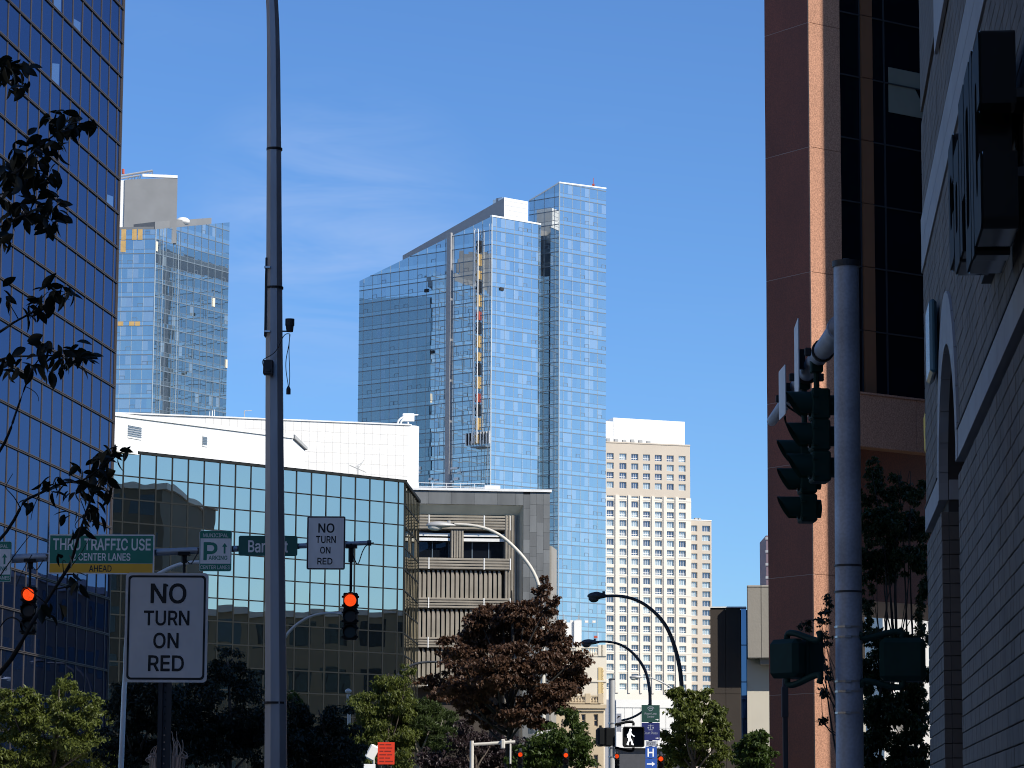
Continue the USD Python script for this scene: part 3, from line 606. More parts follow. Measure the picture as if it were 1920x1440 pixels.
# --- white tiled block with a rounded corner
pb_ = at(771, 850, 288); Wb = Wall(pb_, 73)
B = lambda u, v: Wb.hit(u, v)
T = Thing('white_tiled_building', 'white building clad in square tiles with a rounded right corner', 'building', (pb_[0], pb_[1], 0))
ztb = B(770, 797.5)[1]; ztb0 = B(290, 778)[1]; sLb = B(170, 800)[0]
slope = (ztb - ztb0) / (0 - B(290, 778)[0])
topb = lambda s: ztb + slope * s
T.part('wall', Wb.w(ext(sg.Polygon([(sLb, 0), (0, 0), (0, topb(0)), (sLb, topb(sLb))]), 0.10, 12)), 'white_tile')
tw = B(700, 850)[0] - B(685.3, 850)[0]; vr = [812, 824, 843, 860, 877, 893, 905, 917]; n = 0
for k in range(26):
    x1 = -k * tw; x0 = x1 - tw
    zs = [topb(0) - 0.02, B(770, 816.5)[1], B(770, 836)[1], B(770, 855)[1], B(770, 874)[1], B(770, 893)[1], B(770, 907)[1]]
    for i in range(6):
        zt_ = zs[i] if i else topb(x1) - 0.02
        T.part('tile', Wb.w(cbox(x0 + 0.008, x1 - 0.008, 0.07, 0.10, zs[i + 1] + 0.008, zt_ - 0.008, 0.006)), 'white_tile')
rad = 1.0
T.part('rounded_corner', Wb.w(mv(trimesh.creation.cylinder(radius=rad, height=topb(0), sections=32), 0.0, rad + 0.02, topb(0) / 2)), 'white_panel', True)
T.part('side_wall', Wb.w(box(rad - 0.5, rad, rad, 12, 0, topb(0))), 'white_panel')
T.part('coping', Wb.w(ext(sg.Polygon([(sLb, topb(sLb)), (0, topb(0)), (0, topb(0) + 0.12), (sLb, topb(sLb) + 0.12)]), -0.05, 0.7)), 'white_panel')
eq = Thing('roof_floodlight', 'white floodlight and pipework on the corner of the tiled roof', 'floodlight', Wb.pt(-1, 2, topb(0)))
def Q(u, v): s, z = Wb.hit(u, v, 2.0); return np.array(Wb.pt(s, 2.0, z))
eq.part('post', cyl(Q(765, 800), Q(765, 779), 0.12, 6), 'steel_white'); eq.part('lamp_box', mv(cbox(-0.55, 0.55, -0.2, 0.2, -0.4, 0.4, 0.05), *Q(766, 783)), 'frame_white')
eq.part('arm', J([cyl(Q(755, 778), Q(784, 778), 0.08, 5)]), 'steel_white')
eq.part('pipe', J([tube(spline([Q(745, 800), Q(748, 788), Q(757, 782)], 8), 0.1, 6), tube(spline([Q(751, 800), Q(753, 790), Q(760, 784)], 8), 0.1, 6)]), 'steel_white')
def aerial(name, label, W_, u, v0, v1, dep, arms, m='louvre_grey'):
    s, z0 = W_.hit(u, v0, dep); z1 = W_.hit(u, v1, dep)[1]; t = Thing(name, label, 'aerial', W_.pt(s, dep, z0))
    t.part('mast', cyl(W_.pt(s, dep, z0), W_.pt(s, dep, z1), 0.05, 5), m)
    t.part('rods', J([cyl(W_.pt(s + a, dep, z), W_.pt(s + b, dep, z + c), 0.04, 4) for a, b, z, c in [(x[0], x[1], z1 + x[2] * (z1 - z0), x[3]) for x in arms]]), m)
aerial('television_aerial', 'thin television aerial with long horizontal rods in front of white tiles', Wa, 671, 900, 874, 10, [(-1.2, 1.2, -0.05, -0.35), (-0.5, 0.7, -0.15, 0.6), (0, 0.9, -0.2, 0.9)])
aerial('roof_aerial', 'bent thin aerial on the white roof just left of the tall pole', Wb, 458, 786, 770, 2, [(0, 0.7, -0.02, 0.05), (-0.6, 0.5, -0.85, 0.0)])
aerial('roof_aerial', 'pair of short white aerials at the foot of the left glass tower', Wb, 398, 783, 770, 2, [(-0.25, -0.25, -0.9, 0.5), (0.22, 0.22, -0.9, 0.7)], 'steel_white')
# --- grey and brown concrete building with ribs and fins
pg = at(1032, 1000, 262); W = Wall(pg, 84)
G = lambda u, v, d=0.0: W.hit(u, v, d)
T = Thing('concrete_building', 'concrete building with slate frame, ribbed bands and rows of vertical fins', 'building', (pg[0], pg[1], 0))
zt = G(1032, 923)[1]; sF = G(981, 1000)[0]; sI = G(972, 1000)[0]; sLe = G(700, 1000)[0]; zf = G(981, 947.5)[1]; DEP = 1.0
zi = G(972, 967, DEP)[1]; sI = G(971, 1000, DEP)[0]
frame = sg.box(sLe, 0, -0.05, zt).difference(sg.box(sLe - 1, -1, sF, zf))
T.part('frame', W.w(ext(frame, 0.08, 0.9)), 'mortar')
cs_ = np.linspace(sF, -0.05, 5); rng = random.Random(3)
for c in range(4):                                  # slate slabs on the right jamb, uneven heights
    z = 0.3 if c % 2 else 0.0
    while z < zt - 0.3:
        h = rng.choice([0.9, 1.2, 1.5, 1.2]); z2 = min(z + h, zt)
        if proj(W.pt(cs_[c], 0, z2))[1] < 1440: T.part('slate_slab', W.w(cbox(cs_[c] + 0.006, cs_[c + 1] - 0.006, rng.uniform(0, 0.02), 0.08, z + 0.006, z2 - 0.006, 0.006)), 'slate')
        z = z2
x = sLe
while x < sF - 0.2:
    x2 = min(x + rng.choice([1.1, 1.6, 2.0]), sF)
    T.part('slate_slab', W.w(cbox(x + 0.006, x2 - 0.006, rng.uniform(0, 0.02), 0.08, zf + 0.006, zt - 0.006, 0.006)), 'slate'); x = x2
def loft(a, b):
    """strip between two polylines (depth-front, depth-back)"""
    return quads([[a[i], a[i + 1], b[i + 1], b[i]] for i in range(len(a) - 1)])
T.part('splayed_reveal', W.w(loft([(sF, 0.09, 0), (sF, 0.09, zf), (sLe, 0.09, zf)], [(sI, DEP, 0), (sI, DEP, zi), (sLe, DEP, zi)])), 'brown_concrete', label='tan splayed reveal round the recess')
T.part('back_wall', W.w(box(sLe, sI + 0.3, DEP + 0.95, DEP + 1.8, 0, zi + 0.3)), 'dark_brown')
T.part('core', W.w(box(sLe, -0.1, DEP + 1.82, 16, 0, zt - 0.05)), 'brown_concrete')
T.part('side_wall', W.w(box(-0.35, -0.05, 0.92, 16, 0, zt)), 'slate'); T.part('roof', W.w(box(sLe, -0.4, 0.92, 16, zt - 0.4, zt - 0.04)), 'parapet_grey')
T.part('coping', W.w(box(sLe, 0.1, -0.15, 1.3, zt, zt + 0.22)), 'coping_white')
def Z(v): return G(900, v, DEP)[1]
def X(u): return G(u, 1050, DEP)[0]
def ribs_h(name, u1, v0, v1, n, d0):
    z1, z0 = Z(v0), Z(v1); st = (z1 - z0) / n; t = T.part(name, W.w(box(sLe, X(u1), d0 + 0.16, DEP + 0.94, z0, z1)), 'ribbed_concrete')
    for k in range(n): T.part('rib', W.w(cbox(sLe, X(u1) - 0.02, d0, d0 + 0.158, z0 + k * st + st * 0.14, z0 + (k + 1) * st - st * 0.10, 0.03)), 'ribbed_concrete', under=t)
    T.part('edge_strip', W.w(J([box(X(u) - 0.05, X(u) + 0.05, d0 - 0.04, d0 - 0.004, z0, z1) for u in (803.5, 907, u1 - 1)])), 'coping_white', under=t)
ribs_h('upper_band', 957, 967, 994, 5, DEP - 0.25)
ribs_h('ledge', 957, 1047.5, 1069, 4, DEP - 0.45)
ribs_h('ledge', 957, 1122, 1142, 4, DEP - 0.45)
ribs_h('ledge', 957, 1196, 1216, 4, DEP - 0.45)
ribs_h('ledge', 957, 1270, 1290, 4, DEP - 0.45)
def ribs_v(name, u0, u1, v0, v1, n, d0):
    x0, x1 = X(u0), X(u1); st = (x1 - x0) / n; z1, z0 = Z(v0), max(0, Z(v1)); t = T.part(name, W.w(box(x0, x1, d0 + 0.14, DEP + 0.94, z0, z1)), 'ribbed_concrete')
    for k in range(n): T.part('rib', W.w(cbox(x0 + k * st + st * 0.1, x0 + (k + 1) * st - st * 0.14, d0, d0 + 0.138, z0, z1, 0.03)), 'ribbed_concrete', under=t)
ribs_v('ribbed_pier', 946, 974, 966, 1540, 5, DEP - 0.3)
ribs_v('ribbed_pier', 845, 869, 993, 1047, 5, DEP - 0.1)
for (u0, u1) in ((700, 844), (869.5, 946)):
    fr = T.part('window', W.w(J([box(X(u0), X(u1), DEP + 0.2, DEP + 0.4, Z(v) - 0.13, Z(v) + 0.13) for v in (1003, 1012)])), 'coping_white', label='dark recessed window behind two pale louvre bars')
    T.part('pane', W.w(box(X(u0), X(u1), DEP + 0.88, DEP + 0.94, Z(1047), Z(994))), 'dark_window', under=fr)
    for x in np.arange(X(u0) + 0.8, X(u1), 1.45): T.part('glazing_bar', W.w(box(x - 0.03, x + 0.03, DEP + 0.8, DEP + 0.86, Z(1047), Z(1015))), 'tower_line', under=fr)
for (v0, v1) in ((1069, 1122), (1142, 1196), (1216, 1270)):
    n = 26; xs = np.linspace(X(940), X(940) - 26 * (X(900) - X(891.2)), n + 1)
    for k in range(n):
        xr = xs[k]; w_ = (X(900) - X(891.2)) * 0.70; zt_, zb = Z(v0 + 1), Z(v1)
        prof = sg.Polygon([(xr - w_, zb), (xr, zb), (xr, zt_ - 0.42), (xr - w_ * 0.5, zt_), (xr - w_, zt_)])
        T.part('fin', W.w(ext(prof, DEP - 0.15, DEP + 0.9)), 'ribbed_concrete')
T.part('roof_box', W.w(box(G(909, 912, 2)[0], G(938, 912, 2)[0], 2, 3.5, zt, G(920, 910, 2)[1])), 'penthouse_white')
T.part('railing', W.w(J([box(G(785, 910, 1)[0], G(909, 910, 1)[0], 1.0, 1.04, z - 0.02, z + 0.02) for z in (zt + 0.45, zt + 0.75)] + [box(x - 0.02, x + 0.02, 1.0, 1.04, zt, zt + 0.76) for x in np.arange(G(785, 910, 1)[0], G(909, 910, 1)[0], 1.22)])), 'steel_white')
# lower grey wing beyond its right corner
pw = at(1033, 1100, 264); Ww = Wall(pw, 8.0); ew = Ww.hit(1044, 1034)[0]; zw0, zw1 = Ww.hit(1033, 1023)[1], Ww.hit(1044, 1034)[1]
T.part('side_wing', Ww.w(ext(sg.Polygon([(0.3, 0), (ew, 0), (ew, zw0), (0.3, zw0)]), 0, 0.8)), 'warm_concrete', label='paler grey wall receding at the right corner')

# --- old cream building with balustrades
po = at(1138, 1300, 380); W = Wall(po, 86); O = lambda u, v, d=0.0: W.hit(u, v, d)
T = Thing('old_building', 'old cream stone building with balustraded parapet and balcony', 'building', (po[0], po[1], 0))
def wallholes(T, W, name, m, x0, z0, x1, z1, dep, holes, thick=0.5):
    p = sg.box(x0, z0, x1, z1)
    for h in holes: p = p.difference(sg.box(*h))
    return T.part(name, W.w(ext(p, dep, dep + thick)), m)
xa, xb, xm = O(1020, 1300)[0], O(1138, 1300)[0], O(1132, 1380)[0]
z1, z2, z3 = O(1100, 1230)[1], O(1100, 1322)[1], 0.0
hs = [(O(u0, v1)[0], O(u0, v1)[1], O(u1, v0)[0], O(u1, v0)[1]) for u0, u1, v0, v1 in ((1079, 1090.5, 1251, 1268), (1079, 1090.5, 1283, 1301), (1052, 1064, 1251, 1268), (1052, 1064, 1283, 1301))]
wallholes(T, W, 'upper_wall', 'old_cream', xa, z2, xb, z1, 0.6, hs)
hl = [(O(u0, v1)[0], O(u0, v1)[1], O(u1, v0)[0], O(u1, v0)[1]) for u0, u1, v0, v1 in ((1113, 1121.5, 1339, 1362), (1113, 1121.5, 1415, 1440), (1090, 1098, 1339, 1362))]
wallholes(T, W, 'lower_wall', 'old_tan', xa, 0, xm, z2 - 0.02, 0.0, hl)
def sash(T, W, h, dep):
    x0, z0, x1, z1 = h; f = 0.1; zm = (z0 + z1) / 2
    w = T.part('window', W.w(J([box(x0, x1, dep, dep + 0.1, z0, z0 + f), box(x0, x1, dep, dep + 0.1, z1 - f, z1), box(x0, x1, dep, dep + 0.1, zm - 0.05, zm + 0.05), box(x0, x0 + f, dep, dep + 0.1, z0, z1), box(x1 - f, x1, dep, dep + 0.1, z0, z1)])), 'old_tan')
    T.part('pane', W.w(box(x0, x1, dep + 0.11, dep + 0.15, z0, z1)), 'pane_dark', under=w)
for h in hs: sash(T, W, h, 0.85)
for h in hl: sash(T, W, h, 0.25)
T.part('body', W.w(box(xa, xb - 0.1, 1.12, 18, 0, z1 - 0.3)), 'old_cream'); T.part('body', W.w(box(xa, xm - 0.1, 0.52, 1.1, 0, z2 - 0.3)), 'old_tan')
def balustrade(T, W, x0, x1, z0, z1, dep, n, m, posts=()):
    b = T.part('balustrade', W.w(J([box(x0, x1, dep - 0.1, dep + 0.3, z0, z0 + 0.15 * (z1 - z0)), box(x0, x1, dep - 0.1, dep + 0.3, z1 - 0.15 * (z1 - z0), z1)])), m)
    prof = [(0, 0), (0.10, 0), (0.13, 0.3), (0.06, 0.6), (0.09, 1.0), (0, 1.0)]; hgt = (z1 - z0) * 0.7
    bal = lathe([(r * 1.5, z * hgt) for r, z in prof], 8)
    for k in range(n): T.part('baluster', W.w(mv(bal, x0 + (x1 - x0) * (k + 0.5) / n, dep + 0.1, z0 + 0.15 * (z1 - z0))), m, under=b)
    for u in posts: T.part('pedestal', W.w(cbox(u - 0.35, u + 0.35, dep - 0.16, dep + 0.36, z0, z1 + 0.25, 0.05)), m, under=b)
balustrade(T, W, xa, xb, O(1100, 1230)[1], O(1100, 1212)[1], 0.6, 26, 'old_cream', (O(1085, 1220)[0], O(1127, 1220)[0], xb - 0.4))
balustrade(T, W, xa, xm, O(1100, 1319)[1], O(1100, 1304)[1], 0.0, 20, 'old_tan', (O(1102, 1310)[0], xm - 0.4))
T.part('cornice', W.w(J([box(xa, xm + 0.3, -0.45, 0.0 - 0.002, O(1100, 1328)[1], O(1100, 1321)[1]), box(xa, xm + 0.15, -0.25, -0.002, O(1100, 1333)[1], O(1100, 1328)[1] - 0.01)])), 'old_tan')
T.part('string_course', W.w(box(xa, xb, 0.45, 0.598, O(1100, 1278)[1], O(1100, 1275)[1])), 'old_cream')
T.part('ochre_panel', W.w(box(O(1122.5, 1270)[0], O(1129, 1270)[0], 0.50, 0.598, O(1125, 1300)[1], O(1125, 1251)[1])), 'old_ochre')
T.part('quoin', W.w(J([box(O(1129.5, 1270)[0], O(1131.5 + (k % 2), 1270)[0], 0.47, 0.598, O(1125, 1300 - k * 4 + 3)[1], O(1125, 1300 - k * 4)[1]) for k in range(13)])), 'old_ochre', kind='stuff')
xt0, xt1, xt2 = O(1035, 1190, 6)[0], O(1076, 1190, 6)[0], O(1090, 1190, 6)[0]; ztw = O(1060, 1167, 6)[1]
T.part('roof_tower', W.w(box(xt0, xt1, 6, 12, z1 - 1, ztw)), 'pale_block'); T.part('tower_pier', W.w(box(xt1 + 0.01, xt2, 5.7, 12, z1 - 1, ztw + 0.25)), 'pale_block')
for k in range(6): T.part('merlon', W.w(box(xt0 + 0.4 + k * 0.95, xt0 + 0.8 + k * 0.95, 6.0, 6.6, ztw + 0.002, ztw + 0.28)), 'pale_block')
for u in (1057, 1085):
    s = O(u, 1160, 7)[0]; T.part('aerial', W.w(J([cyl((s, 7, ztw), (s, 7, ztw + 1.1), 0.06, 5), box(s - 0.35, s + 0.35, 6.95, 7.05, ztw + 0.1, ztw + 0.45)])), 'louvre_grey')
fl = Thing('flag', 'small red and white flag above the old building parapet', 'flag', W.pt(O(1118, 1205, 3)[0], 3, z1))
s, z = O(1121, 1210, 3); s2, zz = O(1114, 1195, 3)
fl.part('pole', cyl(W.pt(s, 3, z - 1), W.pt(s, 3, zz + 0.6), 0.04, 5), 'steel_white'); fl.part('cloth', W.w(box(s - 0.5, s - 0.05, 2.98, 3.02, zz - 0.1, zz + 0.2)), 'steel_red')

# --- low white block and dark garage in front of the cream tower
pn = at(1278, 1350, 450); W = Wall(pn, 85); N_ = lambda u, v, d=0.0: W.hit(u, v, d)
T = Thing('low_white_building', 'low plain white block at the foot of the cream tower', 'building', (pn[0], pn[1], 0))
x0, x1 = N_(1155, 1350)[0], N_(1295, 1350)[0]; zt, zb = N_(1220, 1312)[1], N_(1220, 1403)[1]
n = 9; xs = np.linspace(x0, x1, n + 1); zs = np.linspace(zb, zt - 1.2, 3)
for i in range(n):
    for j in range(2): T.part('wall_panel', W.w(cbox(xs[i] + 0.02, xs[i + 1] - 0.02, 0, 0.2, zs[j] + 0.02, zs[j + 1] - 0.02, 0.02)), 'pale_block')
T.part('fascia', W.w(box(x0, x1, -0.1, 0.2, zt - 1.17, zt)), 'pale_block'); T.part('body', W.w(box(x0, x1, 0.22, 20, zb, zt - 0.1)), 'pale_block')
T.part('garage_opening', W.w(box(x0, x1, 0.8, 20, 0, zb - 0.02)), 'garage_dark'); T.part('side_pier', W.w(box(N_(1136, 1350)[0], x0 - 0.02, 0.6, 8, 0, zt)), 'parapet_grey')

# --- brown modern block at the right
pm = at(1332, 1300, 132); W = Wall(pm, 96); Q_ = lambda u, v, d=0.0: W.hit(u, v, d)
T = Thing('modern_block', 'low dark brown block with blue glass strip and cantilevered concrete box', 'building', (pm[0], pm[1], 0))
zt = Q_(1360, 1140)[1]; xs = [Q_(u, 1300)[0] for u in (1332, 1389.5, 1400, 1448)]
zz = np.linspace(0, zt, 4)
for i in range(2):
    for j in range(3): T.part('brown_panel', W.w(cbox(xs[0] + i * (xs[1] - xs[0]) / 2 + 0.006, xs[0] + (i + 1) * (xs[1] - xs[0]) / 2 - 0.006, 0, 0.2, zz[j] + 0.006, zz[j + 1] - 0.006, 0.01)), 'dark_brown')
T.part('body', W.w(box(xs[0], xs[3] + 4, 0.5, 9, 0, zt - 0.05)), 'dark_brown')
T.part('coping', W.w(box(xs[0], xs[2], -0.05, 0.6, zt, zt + 0.06)), 'coping_white')
for k in range(7):
    z0_, z1_ = zt * k / 7, zt * (k + 1) / 7; T.part('glass_strip', W.w(box(xs[1] + 0.01, xs[2] - 0.01, 0.25, 0.3, z0_ + 0.02, z1_ - 0.02)), 'blue_strip')
zc0, zc1 = Q_(1420, 1234, -0.9)[1], Q_(1420, 1097, -0.9)[1]; xc0, xc1 = Q_(1401, 1200, -0.9)[0], Q_(1450, 1200, -0.9)[0] + 3
T.part('cantilever_box', W.w(cbox(xc0, xc1, -0.9, 6, zc0, zc1, 0.03)), 'warm_concrete')
T.part('panel_joint', W.w(J([box(xc0 + 0.6, xc0 + 0.62, -0.905, -0.9, zc0, zc1), box(xc0, xc1, -0.905, -0.9, zc1 - 0.12, zc1 - 0.10)])), 'mortar')
T.part('cream_wall', W.w(box(xs[2] + 0.02, xs[3] + 4, 0.1, 0.48, 0, zc0 - 0.002)), 'cream_stucco')
T.part('soffit_beam', W.w(box(xs[2] + 0.6, xs[3] + 4, -0.7, 0.098, zc0 - 0.25, zc0 - 0.003)), 'warm_concrete')
far = Thing('brick_tower', 'distant purple brick tower peeping out beside the red granite tower', 'building', at(1450, 1100, 720) * np.array([1, 1, 0]))
a = at(1436.5, 1050, 720); zt = at(1440, 1004, 720)[2]; far.part('wall', box(a[0], a[0] + 20, 720, 738, 0, zt), 'purple_brick')
for k in range(14): far.part('floor_band', box(a[0] - 0.15, a[0] + 20, 719.8, 719.998, zt - 1.0 - k * 3.1, zt - 0.4 - k * 3.1), 'parapet_grey')

# --- red granite tower at the right
pt_ = at(1521, 600, 88); Wr, Wl = Wall(pt_, 54), Wall(pt_, 145)
T = Thing('granite_tower', 'tall red granite and black glass tower standing on a corner pier', 'building', (pt_[0], pt_[1], 0))
sp = Wr.hit(1580, 600)[0]; lp = -Wl.hit(1437, 600)[0]; ZT = 38.0
D_r, D_l = Wr.d, -Wl.d
def ST(s, t): return pt_[:2] + D_r * s + D_l * t
zb = Wr.hit(1660, 842)[1]; zt_beam = Wr.hit(1660, 744)[1]
joints = sorted([0.0] + [Wl.hit(1521, v)[1] for v in (1300, 1077, 866, 744, 509, 274, 40, -195, -430)] + [ZT]); joints = [j for j in joints if j <= ZT]
T.part('pier_core', prism([ST(0.06, 0.06), ST(sp - 0.05, 0.06), ST(sp - 0.05, 1.2), ST(1.0, lp - 0.05), ST(0.06, lp - 0.05)], 0, ZT - 0.1), 'mortar')
for a, b in zip(joints[:-1], joints[1:]):
    T.part('granite_panel', Wl.w(cbox(-lp, -0.005, 0.0, 0.06, a + 0.006, b - 0.006, 0.004)), 'shaded_granite')
    T.part('granite_panel', Wr.w(cbox(0.0, sp, 0.0, 0.055, a + 0.006, b - 0.006, 0.004)), 'sunlit_granite')
    T.part('joint_line', Wl.w(box(-lp + 0.003, -0.006, 0.004, 0.05, b - 0.008, b + 0.008)), 'joint_line')
T.part('pier_return', Wr.w(box(sp - 0.1, sp, 0.06, 0.5, zt_beam, ZT)), 'shaded_granite')
body = [ST(sp, 0.5), ST(30, 0.5), ST(30, 10), ST(9, 10), ST(sp, 1.5 + sp)]
T.part('body', prism(body, zt_beam, ZT), 'dark_core')
T.part('podium_core', prism([ST(5, 4.5), ST(30, 4.5), ST(30, 10), ST(9.5, 10)], Wr.hit(1660, 1100)[1], zt_beam - 0.05), 'shaded_granite')
for s_, t_ in ((5.2, 5.5), (16, 6), (24, 6), (16, 9)): T.part('column', prism([ST(s_ - .5, t_ - .5), ST(s_ + .5, t_ - .5), ST(s_ + .5, t_ + .5), ST(s_ - .5, t_ + .5)], 0, Wr.hit(1660, 1100)[1]), 'shaded_granite')
T.part('soffit', prism([ST(sp, 0.5), ST(30, 0.5), ST(30, 4.4), ST(5.0, 4.4)], zt_beam - 0.3, zt_beam - 0.02), 'shaded_granite')
for k, (u0, u1) in enumerate(((1580.5, 1718), (1718, 1850))):
    a, b = Wr.hit(u0, 790)[0], Wr.hit(u1, 790)[0]; T.part('spandrel_beam', Wr.w(cbox(a + 0.008, b - 0.008, -0.02, 0.48, zb, zt_beam, 0.01)), 'sunlit_granite')
T.part('beam_lip', Wr.w(box(sp, 12, -0.06, 0.45, zt_beam, zt_beam + 0.06)), 'sunlit_granite')
bd = 0.42; Sx = lambda u: Wr.hit(u, 500, bd)[0]
ed = [sp + 0.02, Sx(1615), Sx(1637), Sx(1661), Sx(1737), Sx(1800), Sx(1860)]; half = (Wr.hit(1600, 40, bd)[1] - Wr.hit(1600, 274, bd)[1]) / 2
zs = [zt_beam + 0.07 + half * k for k in range(int((ZT - zt_beam) / half) + 1)]
for i in range(len(ed) - 1):
    for k in range(len(zs) - 1):
        if i == 1: T.part('pilaster_panel', Wr.w(box(ed[i] + 0.01, ed[i + 1] - 0.01, bd - 0.1, bd, zs[k] + 0.012, zs[k + 1] - 0.012)), 'orange_strip')  # orange-brown strip panels between two columns of panes
        else: T.part('pane', Wr.w(quads([panel(ed[i] + 0.012, ed[i + 1] - 0.012, zs[k] + 0.012, zs[k + 1] - 0.012, bd, 0.006)])), 'black_glass')
T.part('mullion', Wr.w(J([box(e - 0.015, e + 0.015, bd - 0.05, bd + 0.03, zt_beam + 0.07, ZT) for e in ed] + [box(ed[0], ed[-1], bd - 0.04, bd + 0.03, z - 0.02, z + 0.02) for z in zs])), 'dark_core')
a, b = Wr.hit(1666, 210, bd), Wr.hit(1735, 140, bd); T.part('blind', Wr.w(box(a[0], b[0], bd - 0.012, bd - 0.003, a[1], b[1])), 'blind_grey', label='pale blind behind one pane')

# --- beige masonry building at the right edge
w0 = at(1920, 1000, 27.1); far_end = None
W = Wall((w0[0], w0[1]), 180 + 5.3)               # faces the street: s runs towards the camera
T = Thing('masonry_building', 'beige block masonry building with pale stone bands and arched recess at right edge', 'building', (w0[0], w0[1], 0))
K = lambda u, v, d=0.0: W.hit(u, v, d)
sE = K(1736, 900)[0]; ZT = 24.0; NEAR = 62.0
ch = 0.2
zA0, zA1 = 10.22, 11.08; zB0, zB1 = 6.16, 6.52
o_l, o_r = K(1765.5, 1000)[0], K(1800, 1100)[0]; t_l, t_r = K(1757, 700)[0], K(1794.5, 760)[0]; oc = (o_l + o_r) / 2
z_spr = zB0; z_in = K(1771, 663)[1]; z_out = K(1772, 558)[1]
def arch(cx, hw, zs, zt, z0):
    pts = [(cx - hw, z0), (cx - hw, zs)] + [(cx - hw * math.cos(t), zs + (zt - zs) * math.sin(t)) for t in np.linspace(0, math.pi, 25)[1:-1]] + [(cx + hw, zs), (cx + hw, z0)]
    return sg.Polygon(pts)
opening = arch(oc, (o_r - o_l) / 2, z_spr, z_in, -0.1); outer = arch(oc, (t_r - t_l) / 2 + 0.1, z_spr, z_out, z_spr)
core = sg.box(sE, 0, NEAR, ZT).difference(opening)
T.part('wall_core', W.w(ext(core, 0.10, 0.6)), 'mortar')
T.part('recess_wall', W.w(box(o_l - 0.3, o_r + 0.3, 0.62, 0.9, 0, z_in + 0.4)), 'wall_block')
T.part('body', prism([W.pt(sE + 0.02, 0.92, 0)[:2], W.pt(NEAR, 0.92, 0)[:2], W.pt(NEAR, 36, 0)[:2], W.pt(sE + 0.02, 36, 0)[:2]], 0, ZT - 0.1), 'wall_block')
blocks = []; rngb = random.Random(5); blen = 0.4
keep = core.difference(outer)
for r in range(int(ZT / ch)):
    z0_ = r * ch
    if (z0_ + ch > zA0 and z0_ < zA1) or (z0_ + ch > zB0 and z0_ < zB1): continue
    if z0_ > 12.6: continue
    x = sE + (0.0 if r % 2 else -blen / 2)
    while x < 0.8:
        a, b = max(x, sE), min(x + blen, 0.8); x += blen
        if b - a < 0.05: continue
        rect = sg.box(a + 0.005, z0_ + 0.006, b - 0.005, z0_ + ch - 0.006)
        if not keep.contains(rect):
            p = rect.intersection(keep)
            if p.is_empty or p.area < 0.004 or p.geom_type != 'Polygon': continue
            blocks.append((b, ext(p, rngb.uniform(0, 0.006), 0.10))); continue
        blocks.append((b, cbox(a + 0.005, b - 0.005, rngb.uniform(0, 0.006), 0.10, z0_ + 0.006, z0_ + ch - 0.006, 0.006)))
def inview(m):
    u, v = proj(W.pt(*m.vertices.mean(0))); return u < 1925 and -10 < v < 1450
blocks.sort(key=lambda q: -q[0]); n = 0; rest = []
for b, m in blocks:
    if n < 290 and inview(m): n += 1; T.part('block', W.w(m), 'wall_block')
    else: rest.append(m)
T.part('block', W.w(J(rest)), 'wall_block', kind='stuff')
# the same coursing nearer than the picture and above it
T.part('plain_courses', W.w(J([box(0.81, NEAR, 0.0, 0.10, r * ch + 0.006, (r + 1) * ch - 0.006) for r in range(int(ZT / ch))] + [box(sE, 0.79, 0.0, 0.10, r * ch + 0.006, (r + 1) * ch - 0.006) for r in range(64, int(ZT / ch))])), 'wall_block', kind='stuff')
for z0_, z1_, n in ((zA0, (zA0 + zA1) / 2, 0), ((zA0 + zA1) / 2, zA1, 1), (zB0, zB1, 0)):
    x = sE
    while x < 0.8:
        for p in [sg.box(x + 0.004, z0_ + 0.005, min(x + 1.2, 0.8) - 0.004, z1_ - 0.005).difference(outer)]:
            if not p.is_empty and p.geom_type == 'Polygon' and p.area > 0.01: T.part('band_stone', W.w(ext(p, -0.02, 0.098)), 'pale_stone')
        x += 1.2
ring = outer.difference(opening).intersection(sg.box(sE - 1, z_spr, 5, z_out + 1))
nv = 11
for k in range(nv):                                  # voussoirs
    t0, t1 = math.pi * k / nv, math.pi * (k + 1) / nv
    wedge_ = sg.Polygon([(oc, z_spr)] + [(oc - 12 * math.cos(t), z_spr + 12 * math.sin(t) * 0.6) for t in np.linspace(t0 + 0.003, t1 - 0.003, 5)])
    p = ring.intersection(wedge_)
    if not p.is_empty and p.geom_type == 'Polygon': T.part('arch_stone', W.w(ext(p, -0.03, 0.098)), 'pale_stone')
for r in range(int(zB0 / ch)):                     # blocks of the far jamb, seen through the opening
    T.part('jamb_block', W.w(cbox(o_l - 0.02, o_l + 0.02, 0.11, 0.60, r * ch + 0.006, (r + 1) * ch - 0.006, 0.004)), 'wall_block')
wn = K(1752, 0)[0]
T.part('upper_window', W.w(box(K(1759, 60)[0], K(1775, 0)[0] + 1, -0.06, -0.01, K(1760, 100)[1], K(1760, 100)[1] + 3.5)), 'pale_stone')
for a_, b_ in ((sE, t_l - 0.1), (t_r + 0.1, 0.8)): T.part('drip_ledge', W.w(box(a_, b_, -0.03, 0.098, zB1 + 0.002, zB1 + 0.03)), 'mortar')  # dark strip drawn as the joint shadow above the pale band
T.part('jamb_stone', W.w(cbox(o_l - 0.02, o_l + 0.03, 0.11, 0.60, zB0 + 0.005, zB1 - 0.005, 0.004)), 'pale_stone')
T.part('jamb_stone', W.w(cbox(o_l - 0.02, o_l + 0.025, 0.11, 0.60, zB1 + 0.005, zB1 + 0.75, 0.004)), 'wall_block')

